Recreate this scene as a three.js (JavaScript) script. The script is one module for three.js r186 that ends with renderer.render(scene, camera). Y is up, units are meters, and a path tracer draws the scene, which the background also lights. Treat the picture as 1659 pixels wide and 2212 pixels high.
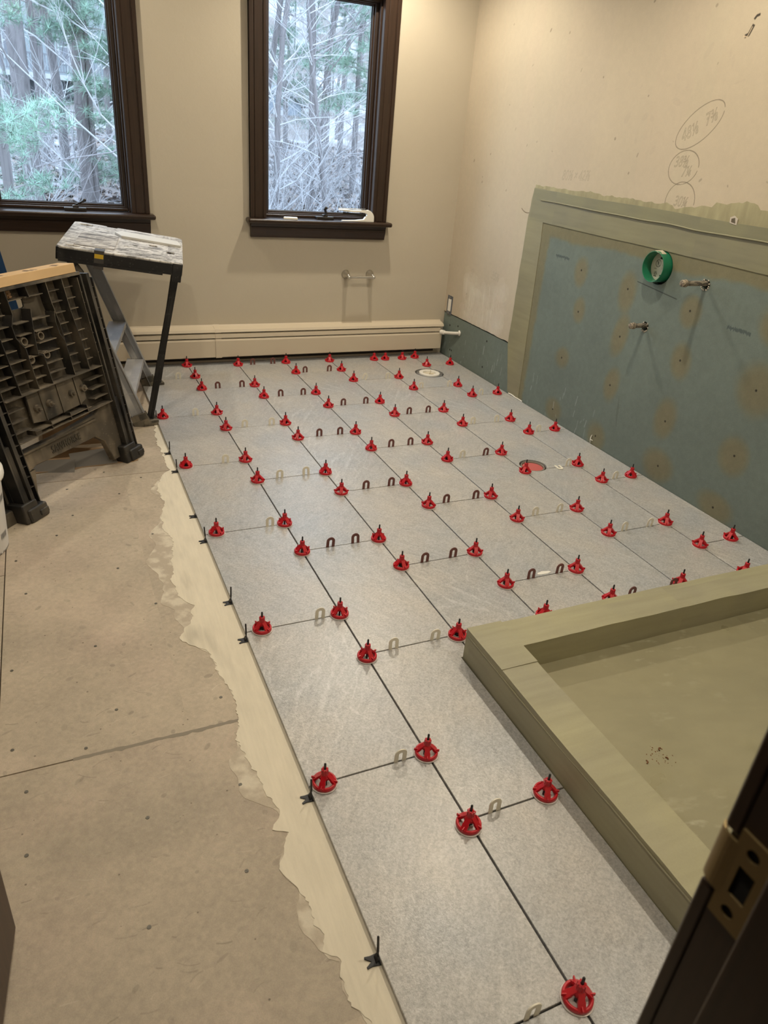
import * as THREE from 'three';
import { RoundedBoxGeometry } from 'three/addons/geometries/RoundedBoxGeometry.js';
import { mergeGeometries } from 'three/addons/utils/BufferGeometryUtils.js';
import { RectAreaLightUniformsLib } from 'three/addons/lights/RectAreaLightUniformsLib.js';
import { TextGeometry } from 'three/addons/geometries/TextGeometry.js';
import { FontLoader } from 'three/addons/loaders/FontLoader.js';
import { Brush, Evaluator, SUBTRACTION } from 'three-bvh-csg';

// ------------------------------------------------------------------ camera, sky, lamps, exposure
const scene = new THREE.Scene();
const FOCAL = 1543.4, IMG_W = 1659, IMG_H = 2212;
const camera = new THREE.PerspectiveCamera(2 * Math.atan(IMG_H / 2 / FOCAL) * 180 / Math.PI, IMG_W / IMG_H, 0.05, 200);
camera.position.set(-0.7093, 1.3504, 4.3659);
camera.rotation.set(-0.48662, -0.45343, 0.08774, 'YXZ');
camera.focus = 2.5; camera.userData.fStop = 8;
scene.add(camera);
const renderer = new THREE.WebGLRenderer({ antialias: true });
renderer.toneMapping = THREE.LinearToneMapping;
renderer.toneMappingExposure = 1.0;
renderer.shadowMap.enabled = true;
renderer.shadowMap.type = THREE.PCFSoftShadowMap;
const SKY_STRENGTH = 7.5;
const LAMP_CD = 4.3, LAMP_COLOR = [1, 0.885, 0.70], LENS_GLOW = 3.0;
const LAMPS = [[1.03, 0.45, 1.6], [1.03, 2.1, 1.15], [1.03, 3.72, 0.95], [-0.58, 0.45, 0.62], [-0.58, 2.1, 0.72], [-0.58, 3.72, 0.72]]; // x, z, share of LAMP_CD
const CEIL = 2.44;

{ // overcast sky: pale blue, a little brighter towards the zenith's haze
  const w = 64, h = 32, d = new Uint8Array(w * h * 4), lo = [214, 230, 244], hi = [178, 206, 240];
  for (let y = 0; y < h; y++) for (let x = 0; x < w; x++) {
    const t = Math.min(1, Math.max(0, (y / (h - 1) - 0.5) * 2)), i = (y * w + x) * 4;
    for (let c = 0; c < 3; c++) d[i + c] = lo[c] + (hi[c] - lo[c]) * t;
    d[i + 3] = 255;
  }
  const t = new THREE.DataTexture(d, w, h, THREE.RGBAFormat);
  t.mapping = THREE.EquirectangularReflectionMapping; t.colorSpace = THREE.SRGBColorSpace;
  t.magFilter = t.minFilter = THREE.LinearFilter; t.needsUpdate = true;
  scene.background = t; scene.backgroundIntensity = SKY_STRENGTH;
}
RectAreaLightUniformsLib.init();

// ------------------------------------------------------------------ helpers
function rng(seed) { let s = seed >>> 0; return () => { s = (s + 0x6D2B79F5) >>> 0; let t = s; t = Math.imul(t ^ (t >>> 15), t | 1); t ^= t + Math.imul(t ^ (t >>> 7), t | 61); return ((t ^ (t >>> 14)) >>> 0) / 4294967296; }; }
const V = (x, y, z) => new THREE.Vector3(x, y, z);
const used = new Map();
function numbered(n) { const k = used.get(n) ?? 0; used.set(n, k + 1); return k ? n + '_' + String(k).padStart(3, '0') : n; }
function std(o) { return new THREE.MeshStandardMaterial({ roughness: 0.7, side: THREE.DoubleSide, ...o, color: o.color ? new THREE.Color().setRGB(...o.color) : new THREE.Color(1, 1, 1) }); }
function phys(o) { return new THREE.MeshPhysicalMaterial({ ...o, color: o.color ? new THREE.Color().setRGB(...o.color) : new THREE.Color(1, 1, 1) }); }
function clean(g) { const n = g.index ? g.toNonIndexed() : g; for (const k of Object.keys(n.attributes)) if (!['position', 'normal', 'uv'].includes(k)) n.deleteAttribute(k); if (!n.attributes.normal) n.computeVertexNormals(); if (!n.attributes.uv) n.setAttribute('uv', new THREE.BufferAttribute(new Float32Array(n.attributes.position.count * 2), 2)); return n; }
function merge(gs) { return gs.length === 1 ? clean(gs[0]) : mergeGeometries(gs.map(clean)); }
function obj(name, gs, m, parent = scene) {
  const o = new THREE.Mesh(Array.isArray(gs) ? merge(gs) : gs, m);
  o.name = parent === scene ? numbered(name) : name; parent.add(o); return o;
}
function tag(o, label, category, group, kind) { if (label) o.userData.label = label; if (category) o.userData.category = category; if (group) o.userData.group = group; if (kind) o.userData.kind = kind; return o; }
function thing(name, label, category, pos = [0, 0, 0], group) { const o = new THREE.Group(); o.name = numbered(name); o.position.set(...pos); scene.add(o); return tag(o, label, category, group); }
function copy(src, label, pos, turn, group) { const c = src.clone(); c.name = numbered(src.name.replace(/_\d+$/, '')); c.userData = { ...src.userData }; if (label) c.userData.label = label; if (group) c.userData.group = group; if (pos) c.position.set(...pos); if (turn !== undefined) c.rotation.y = turn; scene.add(c); return c; }
function structGroup(name) { const o = new THREE.Group(); o.name = name; o.userData.kind = 'structure'; scene.add(o); return o; }
function box(x0, x1, y0, y1, z0, z1) { const g = new THREE.BoxGeometry(x1 - x0, y1 - y0, z1 - z0); g.translate((x0 + x1) / 2, (y0 + y1) / 2, (z0 + z1) / 2); return boxUV(g); }
function rbox(x0, x1, y0, y1, z0, z1, r = 0.003, s = 2) { const g = new RoundedBoxGeometry(x1 - x0, y1 - y0, z1 - z0, s, r); g.translate((x0 + x1) / 2, (y0 + y1) / 2, (z0 + z1) / 2); return boxUV(g); }
function boxUV(g, s = 1) { // metres, by the dominant normal
  const n = g.index ? g.toNonIndexed() : g; if (!n.attributes.normal) n.computeVertexNormals();
  const p = n.attributes.position, q = n.attributes.normal, uv = new Float32Array(p.count * 2);
  for (let i = 0; i < p.count; i++) {
    const ax = Math.abs(q.getX(i)), ay = Math.abs(q.getY(i)), az = Math.abs(q.getZ(i));
    const [u, v] = ay >= ax && ay >= az ? [p.getX(i), p.getZ(i)] : ax >= az ? [p.getZ(i), p.getY(i)] : [p.getX(i), p.getY(i)];
    uv[2 * i] = u * s; uv[2 * i + 1] = v * s;
  }
  n.setAttribute('uv', new THREE.BufferAttribute(uv, 2)); return n;
}
function mapUV(g, f) { const n = g.index ? g.toNonIndexed() : g, p = n.attributes.position, uv = new Float32Array(p.count * 2); for (let i = 0; i < p.count; i++) { const [u, v] = f(p.getX(i), p.getY(i), p.getZ(i)); uv[2 * i] = u; uv[2 * i + 1] = v; } n.setAttribute('uv', new THREE.BufferAttribute(uv, 2)); return n; }
function shape(pts, holes = []) { const s = new THREE.Shape(pts.map(p => new THREE.Vector2(...p))); for (const h of holes) s.holes.push(h.isPath ? h : new THREE.Path(h.map(p => new THREE.Vector2(...p)))); return s; }
function circlePath(x, y, r, n = 28) { const a = []; for (let i = 0; i < n; i++) a.push([x + r * Math.cos(-i / n * 2 * Math.PI), y + r * Math.sin(-i / n * 2 * Math.PI)]); return a; }
function extr(s, depth, bevel = 0) { return new THREE.ExtrudeGeometry(s, { depth: depth - 2 * bevel, bevelEnabled: bevel > 0, bevelSize: bevel, bevelThickness: bevel, bevelOffset: -bevel, bevelSegments: 1, curveSegments: 14 }).translate(0, 0, bevel); }
// a flat piece on the right wall: shape in (-z, y), its room face at x = face, reaching back by depth
function onWall(s, face, depth) { const g = extr(s, depth); g.rotateY(Math.PI / 2); g.translate(face, 0, 0); return g; }
// a flat piece on the floor: shape in (x, -z), its top at y
function onFloor(s, top, depth, bevel = 0) { const g = extr(s, depth, bevel); g.rotateX(-Math.PI / 2); g.translate(0, top - depth, 0); return g; }
function tube(pts, r, seg = 8, steps = 0) { const c = new THREE.CatmullRomCurve3(pts.map(p => V(...p))); return new THREE.TubeGeometry(c, steps || Math.max(2, pts.length * 4), r, seg, false); }
function bar(a, b, w, d, up = V(0, 1, 0)) { // a straight bar of section w x d from a to b
  const A = V(...a), B = V(...b), dir = B.clone().sub(A), L = dir.length(); dir.normalize();
  const sx = new THREE.Vector3().crossVectors(up, dir).normalize(), sy = new THREE.Vector3().crossVectors(dir, sx);
  const g = boxUV(new THREE.BoxGeometry(w, d, L)); g.applyMatrix4(new THREE.Matrix4().makeBasis(sx, sy, dir).setPosition(A.add(B).multiplyScalar(0.5))); return g;
}
function rod(a, b, r0, r1 = r0, seg = 10) { const A = V(...a), B = V(...b), d = B.clone().sub(A), g = new THREE.CylinderGeometry(r1, r0, d.length(), seg); g.applyQuaternion(new THREE.Quaternion().setFromUnitVectors(V(0, 1, 0), d.clone().normalize())); return g.translate(...A.add(B).multiplyScalar(0.5).toArray()); }
function lathe(pts, n = 32) { return new THREE.LatheGeometry(pts.map(p => new THREE.Vector2(...p)), n); }

// noise
function makeNoise(seed) {
  const r = rng(seed), N = 256, t = new Float32Array(N * N); for (let i = 0; i < t.length; i++) t[i] = r();
  const at = (x, y) => t[(y & 255) * N + (x & 255)];
  const n2 = (x, y) => { const xi = Math.floor(x), yi = Math.floor(y); let u = x - xi, v = y - yi; u = u * u * (3 - 2 * u); v = v * v * (3 - 2 * v); const a = at(xi, yi), b = at(xi + 1, yi), c = at(xi, yi + 1), d = at(xi + 1, yi + 1); return a + (b - a) * u + (c - a) * v + (a - b - c + d) * u * v; };
  const fbm = (x, y, o = 4) => { let s = 0, a = 0.5, k = 0; for (let i = 0; i < o; i++) { s += a * n2(x, y); k += a; x = x * 2.03 + 17.1; y = y * 2.03 + 5.7; a *= 0.5; } return s / k; };
  return { n2, fbm, raw: at };
}
const NZ = makeNoise(7);
const sr = v => Math.round(255 * (v <= 0.0031308 ? 12.92 * v : 1.055 * Math.pow(v, 1 / 2.4) - 0.055));
function tex(w, h, f, { srgb = true, repeat = true } = {}) { // f(u, v) -> linear rgb
  const d = new Uint8Array(w * h * 4);
  for (let y = 0; y < h; y++) for (let x = 0; x < w; x++) { const c = f((x + 0.5) / w, (y + 0.5) / h, x, y), i = (y * w + x) * 4; for (let k = 0; k < 3; k++) { const q = Math.min(1, Math.max(0, c[k])); d[i + k] = srgb ? sr(q) : Math.round(q * 255); } d[i + 3] = 255; }
  const t = new THREE.DataTexture(d, w, h, THREE.RGBAFormat); if (srgb) t.colorSpace = THREE.SRGBColorSpace;
  t.magFilter = THREE.LinearFilter; t.minFilter = THREE.LinearMipmapLinearFilter; t.generateMipmaps = true; t.wrapS = t.wrapT = repeat ? THREE.RepeatWrapping : THREE.ClampToEdgeWrapping; t.needsUpdate = true; return t;
}
function canvasTex(w, h, draw) { const c = document.createElement('canvas'); c.width = w; c.height = h; draw(c.getContext('2d'), w, h); const t = new THREE.CanvasTexture(c); t.colorSpace = THREE.SRGBColorSpace; t.anisotropy = 8; return t; }
const css = (c, a = 1) => `rgba(${sr(c[0])},${sr(c[1])},${sr(c[2])},${a})`;
function speckle(ctx, w, h, seed, amt, cell = 1) { // fine grain over a canvas
  const im = ctx.getImageData(0, 0, w, h), d = im.data, N = makeNoise(seed);
  for (let y = 0; y < h; y++) for (let x = 0; x < w; x++) { const k = 1 + amt * ((N.raw(x, y) - 0.5) * 0.8 + (N.fbm(x / 9 * cell, y / 9 * cell, 3) - 0.5) * 1.2 + (N.fbm(x / 130 * cell, y / 130 * cell, 3) - 0.5) * 1.6), i = (y * w + x) * 4; d[i] *= k; d[i + 1] *= k; d[i + 2] *= k; }
  ctx.putImageData(im, 0, 0);
}
const ORD = ['zeroth', 'first', 'second', 'third', 'fourth', 'fifth', 'sixth', 'seventh', 'eighth', 'ninth', 'tenth', 'eleventh', 'twelfth', 'thirteenth', 'fourteenth', 'fifteenth', 'sixteenth'];

// ------------------------------------------------------------------ measures of the room (metres; y = 0 is the tile surface)
const RW = 1.775, BW = -0.06, LW = -2.35, FW = 4.172, FWB = 4.31, SUB = -0.013, T = 0.30446, L = 0.606;
const PHASE = [0, 0.2405, 0.4484, 0.643, 0.8507, 1.0542, 0.6616, 0.8434]; // z of the cross joint k = 0 in tile columns 1..7
const lineX = i => i === 0 ? -0.3056 : i === 7 ? RW : (i - 1) * T;        // the long joints
const CURB = { x0: 0.268, x1: 0.382, z0: 2.975, z1: 3.09, y: 0.105 };

// ------------------------------------------------------------------ materials
const wallPaint = tex(512, 512, (u, v, x, y) => { const n = (NZ.raw(x, y) - 0.5) * 0.02 + (NZ.fbm(u * 30, v * 30, 3) - 0.5) * 0.02 + (NZ.fbm(u * 4, v * 4, 3) - 0.5) * 0.04; return [0.535 * (1 + n), 0.472 * (1 + n), 0.365 * (1 + n * 1.2)]; });
const wallBump = tex(256, 256, (u, v, x, y) => { const n = NZ.raw(x, y) * 0.4 + NZ.fbm(u * 50, v * 50, 2) * 0.6; return [n, n, n]; }, { srgb: false });
const mWall = std({ map: wallPaint, color: [0.95, 0.96, 0.98], bumpMap: wallBump, bumpScale: 0.0004, roughness: 0.85 });
const mCeil = std({ color: [0.72, 0.70, 0.66], roughness: 0.9 });
const mHall = std({ color: [0.16, 0.13, 0.10], roughness: 0.9 });
const woodDark = tex(512, 512, (u, v) => { const g = NZ.fbm(u * 60, v * 3, 4), f = NZ.fbm(u * 200, v * 6, 2), k = 0.55 + 0.75 * g + 0.25 * (f - 0.5); return [0.030 * k, 0.0155 * k, 0.009 * k]; });
woodDark.repeat.set(2, 2);
const mTrim = std({ map: woodDark, roughness: 0.38 });
const woodDarkX = woodDark.clone(); woodDarkX.rotation = Math.PI / 2; woodDarkX.needsUpdate = true;
const mTrimX = std({ map: woodDarkX, roughness: 0.3 });
const mSash = std({ color: [0.03, 0.02, 0.016], roughness: 0.35 });
const mGasket = std({ color: [0.012, 0.012, 0.015], roughness: 0.4 });
const mGlass = new THREE.MeshPhysicalMaterial({ color: 0xffffff, transmission: 1, thickness: 0, roughness: 0, ior: 1.45, side: THREE.DoubleSide });
const mBronze = std({ color: [0.05, 0.045, 0.042], roughness: 0.38, metalness: 0.7 });
const mHeater = std({ color: [0.60, 0.52, 0.40], roughness: 0.5 });
const mHeaterDark = std({ color: [0.03, 0.026, 0.022], roughness: 0.8 });
const mRed = phys({ color: [0.52, 0.008, 0.018], roughness: 0.34, clearcoat: 0.15, side: THREE.DoubleSide });
const mBlack = std({ color: [0.009, 0.009, 0.011], roughness: 0.45 });
const mWasher = phys({ color: [0.88, 0.83, 0.80], roughness: 0.25, transmission: 0.25, thickness: 0, side: THREE.DoubleSide });
const mShimBrown = std({ color: [0.15, 0.052, 0.042], roughness: 0.5 });
const mShimCream = std({ color: [0.80, 0.76, 0.64], roughness: 0.5 });
const mBrushed = std({ color: [0.62, 0.60, 0.56], roughness: 0.28, metalness: 1 });
const mGalv = std({ color: [0.30, 0.31, 0.33], roughness: 0.45, metalness: 0.8 });
const mWhite = std({ color: [0.78, 0.76, 0.70], roughness: 0.45 });
const mVoid = std({ color: [0.006, 0.006, 0.006], roughness: 1 });
const mGypsum = std({ color: [0.55, 0.50, 0.43], roughness: 0.95 });

// stone tile: grey with fine grain, drifting streaks and warm clouds
function tileTexture(seed, warm, vein) {
  const N = makeNoise(seed), ca = Math.cos(0.5 + seed % 3 * 0.25), sa = Math.sin(0.5 + seed % 3 * 0.25);
  return tex(384, 768, (u, v, x, y) => {
    const X = u * T, Y = v * L, a = X * ca + Y * sa, b = -X * sa + Y * ca;
    const grain = N.raw(x, y) * 0.55 + N.fbm(X * 900, Y * 900, 2) * 0.45 - 0.5, blot = N.fbm(X * 250, Y * 250, 3) - 0.5;
    const streak = N.fbm(a * 22, b * 95, 4) - 0.5, cloud = N.fbm(X * 7 + 9, Y * 7, 4) - 0.5, warp = N.fbm(X * 5, Y * 5 + 40, 3) - 0.5;
    const vn = Math.max(0, 1 - Math.abs(N.fbm(a * 5 + warp, b * 13, 4) - 0.5) * 34) * vein;
    const k = 1 + 0.62 * grain + 0.60 * blot + 0.24 * streak + 0.18 * cloud + 0.22 * vn;
    const w = 0.05 * (cloud * 2 + warp) + 0.012 * warm;
    return [0.400 * k * (1 + w), 0.396 * k, 0.388 * k * (1 - w * 1.3)];
  }, { repeat: false });
}
const tileMaps = [tileTexture(11, 0, 0.15), tileTexture(23, 0.5, 0.5), tileTexture(38, 0.2, 0.9), tileTexture(52, -0.2, 0.3)];
const tileBump = tex(256, 512, (u, v, x, y) => { const n = NZ.raw(x, y) * 0.5 + NZ.fbm(u * 40, v * 80, 3) * 0.5; return [n, n, n]; }, { srgb: false });
const tileMats = []; for (const m of tileMaps) for (const k of [0.97, 1.0, 1.03]) tileMats.push(phys({ map: m, color: [k, k, k], bumpMap: tileBump, bumpScale: 0.0004, roughness: 0.35, ior: 1.72 }));
const mMortar = std({ color: [0.030, 0.026, 0.023], roughness: 0.95 });

// ------------------------------------------------------------------ room shell
const floor = structGroup('floor');
obj('subfloor', [box(LW - 0.1, RW + 0.1, -0.15, SUB - 0.012, BW - 0.2, FWB + 1.6)], std({ color: [0.10, 0.075, 0.05], roughness: 0.95 }), floor);
{
  const wb = structGroup('wall_back'), zF = BW, th = 0.16;
  const op = cx => [[cx - 0.34, 0.835], [cx + 0.34, 0.835], [cx + 0.34, 2.01], [cx - 0.34, 2.01]];
  const s = shape([[LW - 0.1, -0.15], [RW + 0.1, -0.15], [RW + 0.1, CEIL + 0.1], [LW - 0.1, CEIL + 0.1]], [op(0.8385).reverse(), op(-0.5875).reverse()]);
  const g = extr(s, th); g.translate(0, 0, zF - th); obj('wall_surface', [boxUV(g)], mWall, wb);
  const wl = structGroup('wall_left'); obj('wall_surface', [box(LW - 0.1, LW, -0.15, CEIL + 0.1, BW, FWB)], mWall, wl);
  const wf = structGroup('wall_front');
  obj('wall_surface', [box(LW, -1.035, SUB, CEIL, FW, FWB), box(-0.29, RW, SUB, CEIL, FW, FWB), box(-1.035, -0.29, 2.06, CEIL, FW, FWB)], mWall, wf);
  const c = structGroup('ceiling'); obj('ceiling_surface', [box(LW - 0.1, RW + 0.1, CEIL, CEIL + 0.1, BW, FWB + 1.6)], mCeil, c);
  const h = structGroup('wall_hall'); obj('wall_surface', [box(-1.7, -1.6, SUB - 0.012, CEIL, FWB, FWB + 1.5), box(0.5, 0.6, SUB - 0.012, CEIL, FWB, FWB + 1.5), box(-1.7, 0.6, SUB - 0.012, CEIL, FWB + 1.5, FWB + 1.6)], mHall, h);
}

// ---- right wall: drywall paper with pencil sums above, teal backer board with olive membrane below
const Z0 = BW, ZL = FW - BW; // texture u runs along z
const upperMap = canvasTex(2048, 1060, (c, w, h) => {
  const r = rng(5), X = z => (z - Z0) / ZL * w, Y = y => (1 - (y - 0.25) / 2.2) * h;
  const g = c.createLinearGradient(0, 0, w, 0); g.addColorStop(0, css([0.56, 0.48, 0.37])); g.addColorStop(0.1, css([0.60, 0.53, 0.42])); g.addColorStop(0.5, css([0.63, 0.545, 0.42])); g.addColorStop(1, css([0.62, 0.52, 0.39]));
  c.fillStyle = g; c.fillRect(0, 0, w, h);
  // skim coat remnants low near the corner
  for (let i = 0; i < 170; i++) { const z = 0.16 + r() * 0.5, y = 0.3 + Math.pow(r(), 1.3) * 0.27; c.fillStyle = css([0.74, 0.69, 0.60], 0.10 + r() * 0.12); c.beginPath(); c.ellipse(X(z), Y(y), 6 + r() * 26, 8 + r() * 30, 0, 0, 7); c.fill(); }
  for (let i = 0; i < 40; i++) { const z = 0.18 + r() * 0.45, y = 0.35 + r() * 0.22; c.strokeStyle = css([0.82, 0.77, 0.68], 0.5); c.lineWidth = 1 + r() * 2; c.beginPath(); c.moveTo(X(z), Y(y)); c.lineTo(X(z + r() * 0.02), Y(y - 0.05 - r() * 0.05)); c.stroke(); }
  // dents and dark nicks
  for (let i = 0; i < 60; i++) { const z = 0.05 + r() * 2.6, y = 0.4 + r() * 1.6; c.fillStyle = css([0.2, 0.16, 0.12], 0.2 + r() * 0.35); c.beginPath(); c.ellipse(X(z), Y(y), 1 + r() * 2, 1 + r() * 4, r(), 0, 7); c.fill(); }
  for (let i = 0; i < 26; i++) { const z = 1.4 + r() * 1.1, y = 1.35 + r() * 0.4; c.fillStyle = css([0.4, 0.34, 0.27], 0.12); c.beginPath(); c.ellipse(X(z), Y(y), 4 + r() * 12, 2 + r() * 6, r() * 3, 0, 7); c.fill(); }
  // pencil notes
  c.strokeStyle = c.fillStyle = 'rgba(66,58,48,0.62)'; c.lineWidth = 1.1;
  const ring = (z, y, a, b, t) => { c.beginPath(); c.ellipse(X(z), Y(y), a, b, t, 0.35, 6.45); c.stroke(); };
  const note = (z, y, size, txt, rot, a = 0.8, sx = 0.75) => { c.save(); c.globalAlpha = a; c.translate(X(z), Y(y)); c.rotate(rot); c.scale(sx, 1); c.font = `italic ${size}px sans-serif`; c.textAlign = 'center'; c.textBaseline = 'middle'; c.lineWidth = 0.8; c.strokeText(txt, 0, 0); c.restore(); };
  ring(1.86, 1.475, 62, 30, -0.62); note(1.815, 1.45, 30, '48⅛', -0.45); note(1.91, 1.505, 30, '7⅜', -0.45);
  ring(1.83, 1.318, 40, 31, -0.2); note(1.81, 1.34, 26, '38⅜', -0.1); note(1.85, 1.305, 26, '7¼', -0.1);
  ring(1.855, 1.188, 40, 37, -0.1); note(1.86, 1.19, 26, '30¼', 0);
  note(1.12, 1.235, 30, '80⅛ × 42⅞', -0.06, 0.5);
  note(0.52, 0.63, 30, '35⅞', 0.1, 0.35); note(0.24, 0.6, 40, '9', 0.2, 0.3);
  // torn paper, top right
  c.strokeStyle = 'rgba(66,60,52,0.95)'; c.lineJoin = 'round'; c.lineWidth = 6; c.beginPath(); c.moveTo(X(1.974), Y(1.77)); c.lineTo(X(1.99), Y(1.775)); c.lineTo(X(2.003), Y(1.806)); c.stroke();
  c.lineWidth = 4; c.beginPath(); c.moveTo(X(1.998), Y(1.822)); c.lineTo(X(2.006), Y(1.832)); c.lineTo(X(2.02), Y(1.836)); c.stroke();
  c.strokeStyle = 'rgba(230,210,180,0.9)'; c.lineWidth = 2; c.beginPath(); c.moveTo(X(1.967), Y(1.772)); c.lineTo(X(1.986), Y(1.768)); c.lineTo(X(1.999), Y(1.80)); c.stroke();
  c.strokeStyle = 'rgba(70,56,40,0.7)'; c.lineWidth = 1.6; c.beginPath(); c.moveTo(X(0.69), Y(1.035)); c.quadraticCurveTo(X(0.73), Y(1.01), X(0.77), Y(1.02)); c.stroke();
  speckle(c, w, h, 21, 0.026);
});
upperMap.wrapS = upperMap.wrapT = THREE.ClampToEdgeWrapping;
const TEAL = [0.150, 0.187, 0.168], OLIVE = [0.185, 0.172, 0.103];
const tealMap = canvasTex(2048, 600, (c, w, h) => {
  const r = rng(9), X = z => (z - Z0) / ZL * w, Y = y => (1 - y / 1.25) * h;
  c.fillStyle = css(TEAL); c.fillRect(0, 0, w, h);
  const blob = (z, y, a, b, col, al) => { for (let k = 0; k < 4; k++) { const g = c.createRadialGradient(0, 0, 0.55, 0, 0, 1); g.addColorStop(0, css(col, al)); g.addColorStop(1, css(col, 0)); c.save(); c.translate(X(z) + (r() - 0.5) * a * 0.45, Y(y) + (r() - 0.5) * b * 0.45); c.rotate((r() - 0.5) * 0.6); c.scale(a * 1.15, b * 1.12); c.fillStyle = g; c.beginPath(); c.arc(0, 0, 1, 0, 7); c.fill(); c.restore(); } };
  const P = [[1.31, 0.81, 24, 36], [1.67, 0.79, 27, 46], [1.35, 0.61, 22, 32], [1.69, 0.57, 25, 52], [2.07, 0.78, 28, 34], [1.29, 0.35, 26, 26], [1.7, 0.33, 25, 40], [2.09, 0.57, 27, 38], [2.1, 0.29, 30, 46], [2.5, 0.57, 46, 50], [1.30, 0.06, 34, 30], [1.68, 0.05, 32, 34], [2.13, 0.08, 46, 36], [2.50, 0.29, 36, 40], [2.48, 0.04, 44, 30], [2.9, 0.6, 40, 40], [2.9, 0.25, 40, 40], [3.3, 0.5, 40, 40], [2.5, 0.82, 40, 34], [3.3, 0.85, 40, 30]];
  for (const [z, y, a, b] of P) blob(z, y, a, b, OLIVE, 0.42);
  // soft brushed edges under the bands
  for (let z = 0.8; z < 4.2; z += 0.02) for (let k = 0; k < 3; k++) blob(z, 0.985 + 0.01 * Math.sin(z * 9) + (r() - 0.5) * 0.02, 26, 20 + 6 * NZ.n2(z * 5, 3), OLIVE, 0.2);
  for (let y = 0; y < 1; y += 0.02) for (let k = 0; k < 3; k++) blob(0.945 + (r() - 0.5) * 0.02, y, 24, 18, OLIVE, 0.2);
  // screw dimples, chalk, pencil, printed board marks
  for (const [z, y] of P) { c.fillStyle = 'rgba(30,28,20,0.9)'; c.beginPath(); c.arc(X(z), Y(y), 2.4, 0, 7); c.fill(); }
  for (let i = 0; i < 46; i++) { const z = (i % 2 ? 0 : 0.9) + r() * 0.75, y = 0.02 + r() * 0.2; c.strokeStyle = css([0.5, 0.55, 0.55], 0.25 + r() * 0.3); c.lineWidth = 1 + r() * 2.5; c.beginPath(); c.moveTo(X(z), Y(y)); c.lineTo(X(z + (r() - 0.5) * 0.015), Y(y - 0.01 - r() * 0.05)); c.stroke(); }
  for (const [z, y] of [[0.04, 0.215], [0.15, 0.235], [0.53, 0.235], [0.52, 0.065], [0.08, 0.055], [0.1, 0.055]]) { c.fillStyle = '#14140f'; c.beginPath(); c.arc(X(z), Y(y), 3, 0, 7); c.fill(); }
  c.strokeStyle = 'rgba(40,46,44,0.8)'; c.lineWidth = 1.4; c.beginPath(); c.moveTo(X(1.72), Y(0.835)); c.lineTo(X(1.98), Y(0.81)); c.stroke();
  c.font = 'bold 9px sans-serif'; c.fillStyle = 'rgba(42,54,58,0.75)'; for (const [z, y] of [[1.08, 0.84], [2.28, 0.76]]) { for (let k = 0; k < 26; k++) { c.fillRect(X(z) + k * 2.2, Y(y) - 4 - (r() * 3), 1.4, 4 + r() * 4); } }
  c.strokeStyle = 'rgba(60,60,52,0.22)'; c.lineWidth = 1.2; for (let i = 0; i < 5; i++) { c.beginPath(); c.moveTo(X(1.78 + i * 0.004), Y(0.3 - i * 0.012)); c.lineTo(X(1.79 + i * 0.004), Y(0.2 - i * 0.012)); c.stroke(); }
  speckle(c, w, h, 33, 0.07);
});
const mUpper = std({ map: upperMap, color: [0.85, 0.85, 0.84], roughness: 0.92, bumpMap: wallBump, bumpScale: 0.0003 });
const mTeal = std({ map: tealMap, roughness: 0.8 });
const membraneMap = tex(512, 512, (u, v, x, y) => { const b = NZ.fbm(u * 6, v * 60, 4) - 0.5, q = NZ.fbm(u * 5, v * 5, 4) - 0.5, n = NZ.raw(x, y) - 0.5, k = 1 + 0.22 * b + 0.3 * q + 0.05 * n; return [0.236 * k, 0.225 * k, 0.142 * k * (1 - 0.2 * q)]; });
const membraneLight = tex(512, 512, (u, v, x, y) => { const b = NZ.fbm(u * 50, v * 8, 4) - 0.5, q = NZ.fbm(u * 9, v * 9, 4) - 0.5, n = NZ.raw(x, y) - 0.5, k = 1 + 0.45 * b + 0.35 * q + 0.05 * n; return [0.34 * k, 0.312 * k, 0.185 * k]; });
const mMembrane = std({ map: membraneMap, roughness: 0.5 });
const mMembraneThin = std({ map: membraneLight, roughness: 0.6 });
const uvUpper = (x, y, z) => [(z - Z0) / ZL, (y - 0.25) / 2.2], uvTeal = (x, y, z) => [(z - Z0) / ZL, y / 1.25];
const JB = { z: 1.84, y: 0.921, r: 0.066 }, PIPES = [[2.112, 0.903, 0.135], [1.834, 0.66, 0.09]];
const wr = structGroup('wall_right');
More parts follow.
